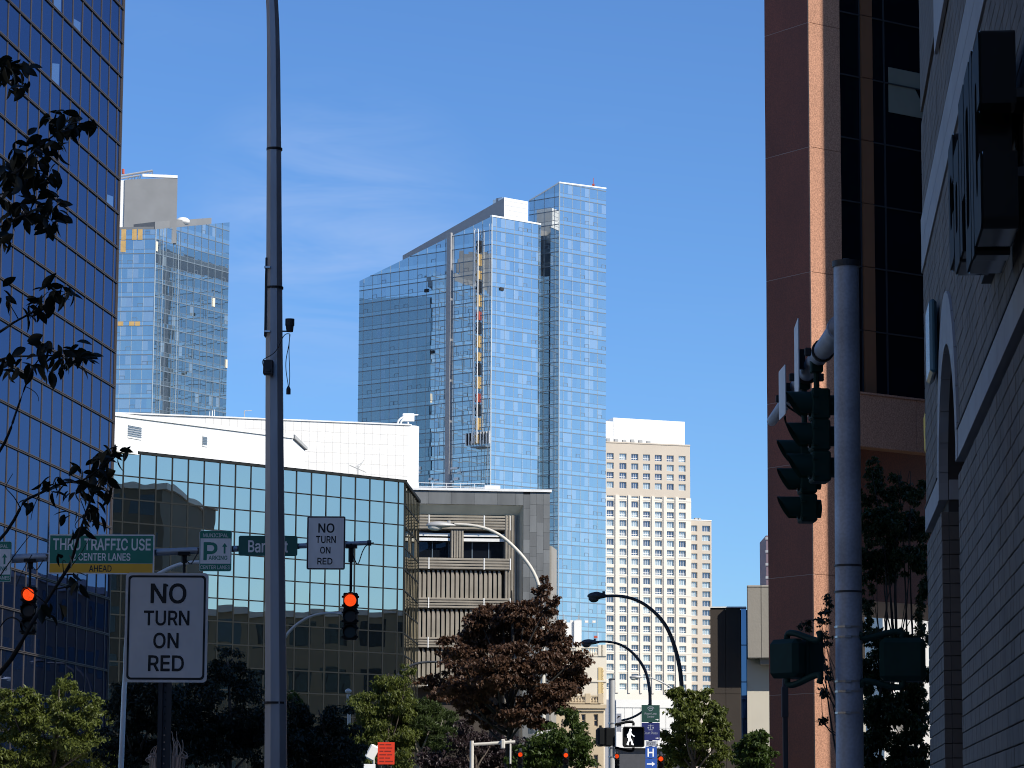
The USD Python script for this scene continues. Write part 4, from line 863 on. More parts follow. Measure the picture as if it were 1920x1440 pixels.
# the black sign on that wall: five big glossy letter bodies, seen almost edge on
def Wd(u): return K(u, 300, -0.42)[0]
sg_t = Thing('wall_sign', 'row of big glossy black raised letters on the beige masonry wall', 'sign', W.pt(K(1840, 300)[0], 0, 6.8))
zl = 7.75
def letter(kind, s0, w, h, zb):
    if kind == 'o': p = sg.box(s0 + .1, zb + .1, s0 + w - .1, zb + h - .1).buffer(.1).difference(sg.box(s0 + .5, zb + .5, s0 + w - .5, zb + h - .5).buffer(.12))
    elif kind == 'l': p = sg.box(s0, zb, s0 + w, zb + h).buffer(.04)
    elif kind == 'c': p = sg.box(s0 + .1, zb + .1, s0 + w - .1, zb + h - .1).buffer(.1).difference(sg.box(s0 + .5, zb + .5, s0 + w - .5, zb + h - .5).buffer(.12)).difference(sg.box(s0 + w * .6, zb + h * .38, s0 + w + 1, zb + h * .62))
    else: p = sg.box(s0, zb, s0 + .38, zb + h).union(sg.box(s0, zb + h - .4, s0 + w, zb + h)).union(sg.box(s0 + w - .38, zb + h * .3, s0 + w, zb + h))
    return p
sA, sB = K(1779, 400, -0.42)[0], K(1838, 300, -0.42)[0]
sC = sA + (sB - sA) * 0.3; zN0, zN1, zF0, zF1, zM0, zM1 = W.zat(sB, -0.12, 425), W.zat(sB, -0.42, 42), W.zat(sA, -0.42, 512), W.zat(sA, -0.42, 283), W.zat(sC, -0.42, 500), W.zat(sC, -0.42, 214)
Ls = [('c', 0.00, 0.17, zF1 - zF0, zF0), ('o', 0.19, 0.17, zM1 - zM0 - 0.3, zM0), ('n', 0.38, 0.16, zM1 - zM0, zM0), ('o', 0.56, 0.16, zM1 - zN0, zN0), ('l', 0.74, 0.05, zN1 - zN0, zN0), ('c', 0.81, 0.19, zN1 - zN0 - 0.05, zN0)]
for kd, a, w_, h_, zb_ in Ls:
    m = ext(letter(kd, sA + (sB - sA) * a, (sB - sA) * w_, h_, zb_), -0.40, -0.10)
    lt = sg_t.part('letter', W.w(m), 'gloss_black')
    sg_t.part('face_plate', W.w(ext(letter(kd, sA + (sB - sA) * a, (sB - sA) * w_, h_, zb_).buffer(-0.01), -0.42, -0.402)), 'letter_face', under=lt)
sg_t.part('mounting_rail', W.w(J([box(sA, sB, -0.10, 0.0, z, z + 0.08) for z in (7.2, 7.9)])), 'cable')
bs = Thing('blade_sign', 'tall slim blue blade sign with rounded ends on the far corner of the masonry wall', 'sign', W.pt(K(1741, 640, -0.1)[0], -0.1, 6))
s_, z0_, z1_ = K(1742, 650, -0.12)[0], K(1741, 716, -0.12)[1], K(1741, 573, -0.12)[1]
bs.part('panel', W.w(cbox(s_ - 0.6, s_ + 0.6, -0.14, -0.03, z0_, z1_, 0.04)), 'sign_blue'); bs.part('bracket', W.w(J([box(s_ - .05, s_ + .05, -0.028, 0.0, z, z + 0.1) for z in (z0_ + 0.15, z1_ - 0.25)])), 'cable')
yb = Thing('banner', 'narrow bright yellow banner seen edge on at the far corner of the masonry wall', 'banner', at(1742, 850, 46.6) * np.array([1, 1, 0]))
a, b = at(1738.0, 852, 46.6), at(1745.5, 768, 46.6); yb.part('cloth', ext(sg.Polygon([(a[0], a[2] + .1), (a[0] + .05, a[2]), (b[0], a[2] + .06), (b[0], b[2] - .15), (a[0] + .02, b[2]), (a[0] - .005, b[2] - .1)]), 46.4, 46.9), 'banner_yellow')
for z in (a[2] + 0.08, b[2] - 0.12): yb.part('bracket', cyl((a[0] + 0.02, 46.9, z), (a[0] + 0.10, 47.3, z), 0.015, 6), 'cable')

# --- buildings of the same street that the picture shows only mirrored in the glass, and unseen blocks added for their shade
def plain_block(name, label, poly, h, wm, floors, gm='pane_dark', bay=3.2, faces=(0, 3)):
    P_ = np.array(poly, float); t = Thing(name, label, 'building', (P_[:, 0].mean(), P_[:, 1].mean(), 0))
    t.part('wall', prism(P_, 0, h), wm); t.part('roof_edge', prism(sg.Polygon(P_).buffer(0.25, join_style=2).exterior.coords[:-1], h, h + 0.5), 'parapet_grey')
    ms = []
    for i in faces:
        p, q = P_[i], P_[(i + 1) % len(P_)]; L = np.linalg.norm(q - p); d = (q - p) / L; nn = np.array([d[1], -d[0]])
        for k in range(int(L / bay)):
            for f in range(floors):
                c = p + d * (k + 0.5) * bay; z = h * (f + 0.35) / floors; hw = bay * 0.33
                a, b = c - d * hw, c + d * hw; o = nn * 0.02
                ms.append([(*(a + o), z), (*(b + o), z), (*(b + o), z + h / floors * 0.5), (*(a + o), z + h / floors * 0.5)])
    t.part('windows', quads(ms), gm, kind='stuff')
T = Thing('pale_house', 'sunlit cream house front seen through the dark tree under the granite tower', 'building', (19.6, 150, 0))
hx0, hx1, hz = at(1655, 1150, 150)[0], at(1760, 1150, 150)[0], at(1690, 1104, 150)[2]
wp = sg.box(hx0, 0, hx1, hz)
for k in range(3): wp = wp.difference(sg.box(hx0 + 0.5 + k * 0.95, hz - 7.2, hx0 + 1.0 + k * 0.95, hz - 6.2))
T.part('wall', ext(wp, 150, 150.4), 'pale_block'); T.part('body', box(hx0, hx1, 150.42, 160, 0, hz - 0.05), 'pale_block'); T.part('roof_edge', box(hx0 - 0.1, hx1 + 0.1, 149.8, 160.1, hz, hz + 0.25), 'parapet_grey')
plain_block('tan_block', 'long low tan office block glimpsed below the granite tower', [(28, 205.5), (52, 205.5), (52, 270), (28, 270)], 20.0, 'reflected_beige', 5, 'black_glass', faces=(0, 3))
plain_block('brown_slab', 'dark brown slab block mirrored in the teal glass', [(29, 176), (50, 176), (50, 204.5), (29, 204.5)], 31.5, 'reflected_brown', 9, 'black_glass', faces=(0, 3))
E = Wr.pt(Wr.hit(1545.5, 400)[0], 0, 0)[:2]; away = np.array([math.sin(SUN_AZ), math.cos(SUN_AZ)])
kx = E + away * 9.5; nrm = np.array([-away[1], away[0]])
plain_block('grey_block', 'unseen tall block added to cast the shadow edge on the granite strip', [kx, kx + away * 14, kx + away * 14 + nrm * 16, kx + nrm * 16], 46, 'reflected_brown', 16, faces=(0, 3))  # added out of view along the sun ray to shade the granite strip
plain_block('stone_block', 'unseen long block added left of the near street to cut skylight', [(-26, -45), (-26, 44), (-50, 44), (-50, -45)], 38, 'reflected_beige', 8, faces=(0, 1))  # added out of view so the masonry wall gets less sky light
plain_block('rear_block', 'unseen broad block added behind the viewpoint to cut skylight', [(60, -75), (60, -50), (-60, -50), (-60, -75)], 15, 'reflected_brown', 5, faces=(1, 2))  # added out of view to dim the sky light from behind
# ------------------------------------------------------------------ street furniture
def gxy(u, v, Y):
    p = at(u, v, Y); return np.array([p[0], p[1], 0.0])

# --- lettered signs: local frame, face towards -y, origin at the middle of the face
def sign_plate(T, w, h, m, r=0.04, border=None, bw=0.012, inset=0.012, back='galvanised'):
    T.part('panel', ext(rr(w, h, r), 0.0, 0.004), m, local=True)
    T.part('backing', ext(rr(w - 0.01, h - 0.01, r), 0.0042, 0.008), back, local=True)
    if border:
        T.part('border', ext(rr(w - 2 * inset, h - 2 * inset, max(r - inset, 0.005)).difference(rr(w - 2 * inset - 2 * bw, h - 2 * inset - 2 * bw, max(r - inset - bw, 0.004))), -0.0015, -0.0001), border, local=True)
def line(T, s, w, h, cx, cz, m, bold=False):
    T.part('lettering', text(s, w, h, cx, cz, -0.0002, 0.0016, bold), m, local=True)
def band(T, x0, x1, z0, z1, m, name='band'):
    T.part(name, box(x0, x1, -0.001, -0.0001, z0, z1), m, local=True)

def facing(u0, u1, v0, v1, Y):
    a, b = at(u0, v1, Y), at(u1, v0, Y); return np.array([(a[0] + b[0]) / 2, Y, (a[2] + b[2]) / 2]), b[0] - a[0], b[2] - a[2]

# near NO TURN ON RED
c, w, h = facing(231.5, 391.5, 1074.5, 1279, 21.7)
T = Thing('no_turn_sign', 'large near white sign reading NO TURN ON RED on dark perforated post', 'sign', c)
T.part('panel', ext(rr(w, h, 0.03), 0.0, 0.004), 'sign_white', local=True); T.part('backing', ext(rr(w - .01, h - .01, 0.03), 0.0042, 0.008), 'galvanised', local=True)
T.part('border', ext(rr(w - 0.036, h - 0.036, 0.03).difference(rr(w - 0.066, h - 0.066, 0.022)), -0.0015, -0.0001), 'sign_black', local=True)
k = w / 160.0
for s, x0, x1, v0, v1 in (('NO', 280, 349, 1093, 1129), ('TURN', 268, 356, 1145, 1172), ('ON', 287, 336, 1188, 1216), ('RED', 278, 347, 1231, 1260)):
    line(T, s, (x1 - x0) * k, (v1 - v0) * k, ((x0 + x1) / 2 - 311.5) * k, -((v0 + v1) / 2 - 1176.75) * k, 'sign_black', bold=True)
for dz in (0.30, -0.30): T.part('bolt', mv(rotx(trimesh.creation.cylinder(radius=0.008, height=0.006, sections=10), 90), 0.0, -0.003, dz), 'cable', local=True)
pw_ = 0.038; holes = [sg.Point(0, z).buffer(0.006, 5) for z in np.arange(-c[2] + 0.3, -0.36, 0.05)]
from shapely.ops import unary_union
web = sg.box(-0.018, -c[2], 0.018, h / 2 - 0.03).difference(unary_union(holes))
T.part('post', J([ext(web, 0.030, 0.034)] + [box(sx * 0.018 - 0.002, sx * 0.018 + 0.002, 0.010, 0.034, -c[2], h / 2 - 0.03) for sx in (-1, 1)] + [box(sx * 0.033 - 0.015, sx * 0.033 + 0.015, 0.009, 0.012, -c[2], h / 2 - 0.03) for sx in (-1, 1)]), 'pole_dark', local=True)

# the mast arm across the left half, with its post out of the picture
YM = 47.0
pA, pB = at(-190, 1057, YM), at(690, 1018, YM)
T = Thing('signal_mast', 'long grey signal mast arm stretching across in front of the glass buildings', 'mast arm', (pA[0], YM, 0))
T.part('arm', tube([pA + (pB - pA) * t for t in np.linspace(0, 1, 14)], np.linspace(0.085, 0.035, 14), 10), 'galvanised', True)
T.part('end_cap', cyl(pB - [0.01, 0, 0], pB + [0.05, 0, 0], 0.045, 10), 'pole_dark')
T.part('post', tube([(pA[0], YM, 0), (pA[0], YM, pA[2] + 1.2)], [0.16, 0.12], 14), 'galvanised', True)
armz = lambda u: at(u, 1018 + (690 - u) * 39 / 880, YM)
for u in (92, 288, 377, 431, 452, 553, 582, 641): T.part('clamp', mv(rotx(cyl((0, 0, -0.04), (0, 0, 0.04), 0.075, 10), 0), *armz(u)) , 'pole_dark')
# signs on it
def arm_sign(name, label, u0, u1, v0, v1, m, r=0.02, **kw):
    c, w, h = facing(u0, u1, v0, v1, YM - 0.13); t = Thing(name, label, 'sign', c); sign_plate(t, w, h, m, r, **kw); return t, w, h, w / (u1 - u0), ((u0 + u1) / 2, (v0 + v1) / 2)
def put(t, k, o, s, x0, x1, v0, v1, m, bold=False): line(t, s, (x1 - x0) * k, (v1 - v0) * k, ((x0 + x1) / 2 - o[0]) * k, -((v0 + v1) / 2 - o[1]) * k, m, bold)
t, w, h, k, o = arm_sign('no_turn_sign', 'smaller white NO TURN ON RED sign hung on the mast arm', 574.5, 648, 968, 1068, 'sign_white', 0.03, border='sign_black', bw=0.02, inset=0.004)
for s, x0, x1, v0, v1, b in (('NO', 596, 627, 981, 998, True), ('TURN', 592, 630, 1005, 1018, True), ('ON', 600, 620, 1026, 1038, True), ('RED', 595, 624, 1047, 1059, True)): put(t, k, o, s, x0, x1, v0, v1, 'sign_black', b)
t, w, h, k, o = arm_sign('lane_sign', 'wide green sign reading THRU TRAFFIC USE 2 CENTER LANES with yellow AHEAD strip', 90, 290, 1002.5, 1076, 'sign_white', 0.02)
band(t, -w / 2 + .02, w / 2 - .02, -h / 2 + 20.5 * k, h / 2 - .02, 'sign_green'); band(t, -w / 2 + .02, w / 2 - .02, -h / 2 + .02, -h / 2 + 20 * k, 'sign_yellow')
put(t, k, o, 'THRU TRAFFIC USE', 98, 283, 1010, 1031, 'sign_white', True); put(t, k, o, '2 CENTER LANES', 135, 245, 1037.5, 1051, 'sign_white', True); put(t, k, o, 'AHEAD', 167, 210, 1060.5, 1072, 'sign_black', True)
def parking_sign(label, du, dv):
    t, w, h, k, o = arm_sign('parking_sign', label, 373 + du, 435 + du, 995 + dv, 1071 + dv, 'sign_white', 0.03)
    o2 = (404, 1033)
    band(t, -w / 2 + .015, w / 2 - .015, h / 2 - 15 * k, h / 2 - .015, 'sign_green'); band(t, -w / 2 + .015, w / 2 - .015, -h / 2 + .015, -h / 2 + 14.5 * k, 'sign_green')
    for s, x0, x1, v0, v1, m, b in (('MUNICIPAL', 380, 428, 999.5, 1006.5, 'sign_white', False), ('P', 381, 408, 1017, 1050, 'sign_green', True), ('ARKING', 391, 427, 1042.5, 1050, 'sign_green', True), ('CENTER LANES', 375.5, 432, 1061, 1068, 'sign_white', False)):
        line(t, s, (x1 - x0) * k, (v1 - v0) * k, ((x0 + x1) / 2 - o2[0]) * k, -((v0 + v1) / 2 - o2[1]) * k, m, b)
    ar = sg.Polygon([(-1.7, -10), (1.7, -10), (1.7, 3), (5, 3), (0, 10.5), (-5, 3), (-1.7, 3)]); ar = affinity.scale(ar, k, k, origin=(0, 0)); ar = affinity.translate(ar, (421.5 - o2[0]) * k, -(1028 - o2[1]) * k)
    t.part('arrow', ext(ar, -0.0018, -0.0002), 'sign_green', local=True)
    t.part('border', ext(rr(w - .012, h - .012, 0.024).difference(rr(w - .03, h - .03, 0.016)), -0.0014, -0.0001), 'sign_green', local=True)
parking_sign('green and white MUNICIPAL PARKING sign between the lane sign and the tall pole', 0, 0)
parking_sign('green and white MUNICIPAL PARKING sign cut off by the left edge', -412.5, 20)
t, w, h, k, o = arm_sign('street_name_sign', 'dark green Bank St name sign behind the tall pole', 447, 558, 1005, 1042, 'sign_dark_green', 0.03)
put(t, k, o, 'Bank St', 465, 540, 1013.5, 1035, 'sign_white', True)

# --- signal heads: local frame, faces -y, origin at the top of the housing
def signal_head(name, label, loc, rz, size, housing, lit, group=None, stem=0.0):
    T = Thing(name, label, 'traffic light', loc, rz, group); u_ = size
    T.part('stem', J([cyl((0, 0, 0), (0, 0, 0.25 * u_ + stem), 0.055 * u_, 8), cyl((0, 0, 0.0), (0, 0, 0.05 * u_), 0.16 * u_, 10)]), housing, local=True)
    for k in range(3):
        z1 = -k * 1.02 * u_; z0 = z1 - u_; zc = (z0 + z1) / 2
        sec = T.part('section', cbox(-0.47 * u_, 0.47 * u_, -0.22 * u_, 0.38 * u_, z0, z1, 0.06 * u_), housing, local=True)
        T.part('lens', mv(rotx(trimesh.creation.cylinder(radius=0.385 * u_, height=0.03, sections=28), 90), 0, -0.235 * u_, zc), 'lens_red' if (k == 0 and lit) else ('lens_off_amber' if k < 2 else 'lens_off_green'), under=sec, local=True)
        th = np.linspace(math.radians(-45), math.radians(225), 22); n = len(th); ro, ri = 0.435 * u_, 0.415 * u_
        V, Fc = [], []
        for i, a in enumerate(th):
            dpt = 0.78 * u_ * (0.28 + 0.72 * (0.5 + 0.5 * math.sin(a)) ** 0.8)
            for rad in (ro, ri):
                V += [(rad * math.cos(a), -0.22 * u_, zc + rad * math.sin(a)), (rad * math.cos(a), -0.22 * u_ - dpt, zc + rad * math.sin(a))]
        for i in range(n - 1):
            a, b = i * 4, i * 4 + 4
            Fc += [(a, b, b + 1), (a, b + 1, a + 1), (a + 2, a + 3, b + 3), (a + 2, b + 3, b + 2), (a + 1, b + 1, b + 3), (a + 1, b + 3, a + 3)]
        T.part('visor', trimesh.Trimesh(np.array(V), np.array(Fc), process=False), housing, True, under=sec, local=True)
        T.part('door_hinge', J([box(sx * 0.47 * u_ - 0.02, sx * 0.47 * u_ + 0.02, -0.20 * u_, -0.05 * u_, z1 - f * u_ - .03, z1 - f * u_) for f in (0.2, 0.75) for sx in (-1, 1)]), housing, under=sec, local=True)
        T.part('reflector_housing', mv(rotx(trimesh.creation.cylinder(radius=0.33 * u_, height=0.2 * u_, sections=18), 90), 0, 0.46 * u_, zc), housing, under=sec, local=True)
    return T
GM = 'traffic lights hanging from the mast arm'
def hang(u, v0, v1, label):
    p = at(u, v0, YM); hgt = p[2] - at(u, v1, YM)[2]; T = signal_head('traffic_light', label, (p[0], YM - 0.02, p[2]), 0, hgt / 3.04, 'signal_black', True, GM)
    q = armz(u); d = q[2] - p[2]
    T.part('hanger', J([cyl((0, 0, 0.02), (0, 0, d), 0.022, 8), cyl((0, 0, d * 0.62), (0, 0, d * 0.95), 0.045, 8), box(-0.09, 0.09, -0.09, 0.09, d - 0.07, d - 0.02)]), 'signal_black', local=True)
    cb = spline([(0, -0.03, d * 0.9), (0.12, -0.05, d * 0.6), (0.2, -0.03, d * 0.9), (0.35, 0, d * 1.02)], 10); T.part('cable', tube(cb, 0.009, 5), 'cable', local=True)
hang(657.5, 1112, 1200, 'traffic light showing red below the smaller white sign'); hang(56, 1101, 1190, 'traffic light showing red behind the dark branches at left')
hang(345, 1092, 1180, 'traffic light hidden behind the large near sign, only its hanger showing')

# --- street lamps
def lamp(label, Y, path, ground_u, head_u, r0, r1, mpole, mhead, group='cobra head street lamps', width=None, rise=0.0):
    """path: pixels from the lamp end to where the pole runs straight; head_u: (outer u, inner u, v, thickness px)"""
    pts = [at(u, v, Y) for u, v in path]; low = pts[-1]; base = np.array([at(ground_u, 1440, Y)[0], Y, 0.0])
    T = Thing('street_lamp', label, 'street lamp', base, group=group)
    curve = spline(pts, 28); full = np.vstack([curve, [low + (base - low) * t for t in np.linspace(0.06, 1, 10)]])
    L = np.concatenate([[0], np.cumsum(np.linalg.norm(np.diff(full, axis=0), axis=1))]) / np.linalg.norm(np.diff(full, axis=0), axis=1).sum()
    T.part('pole', tube(full, r0 + (r1 - r0) * L ** 0.8, 12), mpole, True)
    T.part('base_plate', cyl(base, base + [0, 0, 0.35], r1 * 1.7, 12, r1 * 1.25), mpole)
    a, b, v, th = head_u; p0, p1 = at(a, v, Y), at(b, v, Y); n = p1 - p0; Lh = np.linalg.norm(n); hh = th * Y / F
    sphere = trimesh.creation.icosphere(3, 1.0); V = np.array(sphere.vertices)
    x = V[:, 0]; taper = 1 - 0.55 * np.clip((x + 0.15) / 1.15, 0, 1) ** 1.3      # x=-1 outer end, x=1 neck
    hs = np.stack([x * Lh / 2, V[:, 1] * Lh * 0.19 * taper, np.where(V[:, 2] > 0, V[:, 2] * hh * 0.45, V[:, 2] * hh * 0.30) * taper], 1)
    if p1[0] < p0[0]: hs[:, 0] *= -1
    hs += (p0 + p1) / 2
    T.part('head', trimesh.Trimesh(hs, sphere.faces if p1[0] > p0[0] else sphere.faces[:, ::-1], process=False), mhead, True)
    sg_ = 1 if p1[0] > p0[0] else -1
    gl = np.stack([(x * Lh * 0.24 - Lh * 0.2) * sg_, V[:, 1] * Lh * 0.14, V[:, 2] * hh * 0.40 - hh * 0.22], 1) + (p0 + p1) / 2
    T.part('refractor', trimesh.Trimesh(gl, sphere.faces, process=False), 'lamp_glass' if mhead != 'pole_dark' else 'pole_dark', True)
    m_ = (p0 * 0.25 + p1 * 0.75); T.part('photocell', cyl(m_ + [0, 0, hh * 0.12], m_ + [0, 0, hh * 0.5], 0.05, 8), mhead)
    return T
lamp('pale curved street lamp rising out of the maroon tree', 90, [(852, 983), (880, 984.5), (908, 990), (938, 1004), (966, 1028), (989, 1055), (1005, 1083), (1014, 1120), (1018, 1180)], 1021, (799, 856, 985, 17), 0.04, 0.088, 'pole_cream', 'pole_grey')
L2 = lamp('tallest dark curved street lamp in front of the cream tower', 103, [(1138, 1117), (1165, 1118), (1195, 1126), (1224, 1145), (1248, 1173), (1264, 1210), (1274, 1250), (1278, 1300)], 1279, (1101, 1142, 1118, 19), 0.045, 0.11, 'pole_dark', 'pole_dark')
L3 = lamp('middle dark curved street lamp behind the directional sign stack', 130, [(1118, 1204), (1142, 1203.5), (1166, 1210), (1190, 1228), (1207, 1252), (1216, 1280), (1219, 1318)], 1221, (1089, 1124, 1205, 15), 0.045, 0.11, 'pole_dark', 'pole_dark')
L3.part('lower_arm', tube(spline([at(1219, 1319, 130), at(1196, 1340, 130), at(1178, 1348, 130), at(1164, 1351, 130)], 12), 0.05, 8), 'pole_dark', True)
lamp('smallest pale grey street lamp between the dark ones', 165, [(1203, 1270), (1220, 1271), (1240, 1279), (1260, 1291), (1272, 1308), (1278, 1340)], 1280, (1180, 1207, 1270, 9), 0.03, 0.1, 'pole_grey', 'pole_grey')
lamp('grey street lamp with its head behind the hanging red light', 113, [(634, 1150), (612, 1150), (588, 1154), (562, 1167), (541, 1186), (527, 1210), (520, 1250)], 517, (655, 627, 1151, 9), 0.04, 0.1, 'pole_grey', 'pole_grey')
lamp('thin dark curved street lamp left of the maroon tree', 145, [(822, 1241), (800, 1241.5), (776, 1246), (751, 1261), (734, 1284), (727, 1315), (724.5, 1360)], 723, (850, 818, 1241, 9), 0.05, 0.11, 'pole_dark', 'pole_dark')
lamp('pale leaning street lamp rising behind the large near sign', 54, [(396, 1054), (372, 1054), (338, 1058), (303, 1073), (268, 1097), (245, 1145), (237, 1205), (233, 1290)], 222, (430, 392, 1054, 10), 0.03, 0.058, 'steel_white', 'pole_grey')
b = gxy(656, 1440, 118); T = Thing('globe_lamp', 'white post top lamp with a small round cap before the dark trees', 'street lamp', b)
zt_ = at(653, 1300, 118)[2]; T.part('post', tube(spline([b, (b[0] - .02, 118, zt_ * 0.6), at(653.5, 1302, 118)], 10), 0.075, 10), 'pole_cream', True)
q = at(653, 1296, 118); T.part('globe', mv(trimesh.creation.icosphere(2, 1.0).apply_scale([0.13, 0.13, 0.085]), *q), 'lamp_glass', True); T.part('cap', cyl(q + [0, 0, 0.06], q + [0, 0, 0.1], 0.1, 12, 0.03), 'pole_cream')

# --- tall near pole
YP = 31.0; b = gxy(517.5, 1440, YP)
T = Thing('light_pole', 'tall octagonal grey light pole with small devices strapped to it', 'light pole', b)
ps = [at(517.2, 1440, YP), at(515.5, 1000, YP), at(514, 500, YP), at(513, 120, YP), at(511, 20, YP), at(504, -60, YP), at(485, -130, YP), at(440, -190, YP), at(360, -235, YP), at(240, -255, YP)]
cv = spline([np.array([b[0], YP, 0])] + ps, 60); rad = np.interp(cv[:, 2], [0, 2, 9.5, 12], [0.128, 0.122, 0.073, 0.05])
pole_m = tube(cv, rad, 8); T.part('shaft', pole_m, 'pole_aluminium')
def around(v, r_extra=0.0): p = at(514.5, v, YP); return p, np.interp(p[2], [0, 2, 9.5, 12], [0.128, 0.122, 0.073, 0.05]) + r_extra
for v in (540, 1318, 280): p, r_ = around(v, 0.005); T.part('strap', cyl(p - [0, 0, 0.012], p + [0, 0, 0.012], r_, 16), 'cable')
a, b2 = at(497, 632, YP), at(497, 484, YP); p, r_ = around(560)
T.part('antenna_strip', cbox(a[0] - 0.008, a[0] + 0.02, YP - 0.05, YP + 0.05, a[2], b2[2], 0.006), 'pole_dark')
for v in (504, 624): q = at(505, v, YP); T.part('clamp', cbox(q[0] - 0.045, q[0] + 0.02, YP - 0.105, YP - 0.07, q[2] - 0.012, q[2] + 0.012, 0.004), 'steel_band')
q = at(543.5, 598, YP); q2 = at(543.5, 622, YP)
T.part('sensor', J([cyl(q, (q[0], YP, q[2] - 0.07), 0.048, 16), cyl((q[0], YP, q[2] - 0.07), (q[0], YP, q2[2]), 0.042, 16, 0.035)]), 'pole_dark')
T.part('sensor_bracket', cyl((q[0], YP, q2[2] + 0.005), (p[0], YP, q2[2] + 0.005), 0.008, 6), 'cable')
bx = at(505, 693, YP); T.part('junction_box', J([cbox(bx[0] - 0.05, bx[0] + 0.05, YP - 0.19, YP - 0.08, bx[2] - 0.075, bx[2] + 0.075, 0.008), cbox(bx[0] - 0.02, bx[0] + 0.03, YP - 0.20, YP - 0.19, bx[2] - 0.05, bx[2] - 0.02, 0.003)]), 'pole_dark')
def wire(px, d=0.0): T.part('wire', tube(spline([at(u, v, YP) + np.array([0, dy, 0]) for u, v, dy in px], 16), 0.0045, 5), 'cable')
wire([(543, 626, 0), (530, 640, -.12), (520, 662, -.16), (505, 675, -.2), (495, 680, -.16), (496, 690, -.14)]); wire([(543, 627, 0), (541, 650, 0), (536, 680, 0), (537, 700, 0), (541, 726, 0)]); wire([(544, 627, 0), (542, 655, 0), (543, 690, 0), (542, 726, 0)])
q = at(541, 724, YP); T.part('hanging_connector', J([cyl(q, q - [0, 0, 0.03], 0.01, 8, 0.024), cyl(q - [0, 0, 0.03], q - [0, 0, 0.085], 0.024, 10)]), 'pole_dark')

# --- right signal pole with its mast arm going away from us
YS = 28.0; b = gxy(1592, 1440, YS); top = at(1586.5, 497, YS)
T = Thing('signal_pole', 'stained grey steel signal pole with domed cap and steel bands at right', 'signal pole', b)
rp = 0.1235; zt_ = top[2]
T.part('shaft', tube([(b[0], YS, 0), (top[0], YS, zt_)], [rp + 0.008, rp - 0.006], 28), 'stained_steel', True)
T.part('base', cyl(b, b + [0, 0, 0.5], 0.2, 20, 0.16), 'stained_steel')
T.part('cap', J([cyl((top[0], YS, zt_ - 0.02), (top[0], YS, zt_ + 0.035), rp + 0.006, 28), cyl((top[0], YS, zt_ + 0.035), (top[0], YS, zt_ + 0.06), 0.06, 18, 0.03)]), 'pole_dark')
for v in (1061, 1110, 1176, 1195, 1278, 1297, 1337):
    p = at(1590 + (v - 1000) * 0.005, v, YS); T.part('steel_band', cyl(p - [0, 0, 0.009], p + [0, 0, 0.009], rp + 0.006, 28), 'steel_band' if v > 1150 else 'pole_dark')
    if v > 1150: T.part('band_buckle', cbox(p[0] - 0.05, p[0] + 0.01, YS - rp - 0.02, YS - rp - 0.006, p[2] - 0.012, p[2] + 0.012, 0.003), 'steel_band')
xa = at(1588, 600, YS)[0] - 0.06; za = at(1563, 612, YS)[2]; y1 = 35.5
T.part('mast_arm', tube([(xa, YS + 0.05, za)] + [(xa, y, za + 0.015 * (y - YS)) for y in np.linspace(YS + 0.6, y1, 8)], np.linspace(0.105, 0.06, 9), 16), 'stained_steel', True)
T.part('arm_collar', cyl((xa, YS + 0.06, za), (xa, YS + 0.14, za), 0.12, 18), 'stained_steel')
for y in (29.6, 31.3, 32.9): T.part('arm_clamp', J([tube([(xa, y - 0.03, za + 0.015 * (y - YS)), (xa, y + 0.03, za + 0.015 * (y - YS))], 0.115, 14)] + [cbox(xa + sx * 0.15 - 0.03, xa + sx * 0.15 + 0.03, y - 0.03, y + 0.03, za - 0.03, za + 0.05, 0.008) for sx in (-1, 1)]), 'cable')
GS = 'traffic lights on the arm of the stained signal pole'
for (u, v0, v1, lab) in ((1541, 731, 905, 'nearer dark green traffic light seen from the side under the granite tower'), (1517, 822, 980, 'farther and lower dark green traffic light seen from the side')):
    y = (xa - 0.0) * F / ((u - 960)); y = y / 1.0; p = at(u, v0, y); q = at(u, v1, y); sz = (p[2] - q[2]) / 3.04
    t = signal_head('traffic_light', lab, (xa - 0.02, y, p[2]), -87, sz, 'signal_green', False, GS)
    t.part('hanger', J([cyl((0, 0, 0.02), (0, 0, za + 0.015 * (y - YS) - p[2]), 0.03, 8), cbox(-.06, .06, -.06, .06, za + 0.015 * (y - YS) - p[2] - 0.16, za + 0.015 * (y - YS) - p[2] - 0.02, .01)]), 'signal_green', local=True)
for (u, v0, v1, wd, lab) in ((1499, 606, 742, 0.7, 'taller thin sign seen edge on above the side traffic lights'), (1471.5, 690, 782, 0.55, 'shorter thin sign seen almost edge on at the tip of the right arm')):
    y = (xa - 0.16) * F / (u - 960); p, q = at(u, v0, y), at(u, v1, y); hgt = p[2] - q[2]
    t = Thing('arm_sign', lab, 'sign', (xa - 0.16, y, (p[2] + q[2]) / 2), -92 if u > 1480 else -88)
    t.part('panel', ext(rr(wd, hgt, 0.03), 0.0, 0.004), 'sign_white', local=True); t.part('backing', ext(rr(wd - .01, hgt - .01, 0.03), 0.0042, 0.012), 'galvanised', local=True); t.part('bracket', box(-0.04, 0.04, 0.0125, 0.09, -0.1, 0.1), 'cable', local=True)
q = at(1472, 780, 32.6); lp = [(0, 0, 0), (0.02, 0, -0.10), (0.12, 0.02, -0.17), (0.22, 0.0, -0.08), (0.15, 0, 0.02), (0.24, 0.1, 0.35)]
single('loose_cable', tube(spline([q + np.array(x) for x in lp] , 24), 0.012, 6), 'cable', 'loop of loose black cable hanging below the edge-on sign', 'cable')

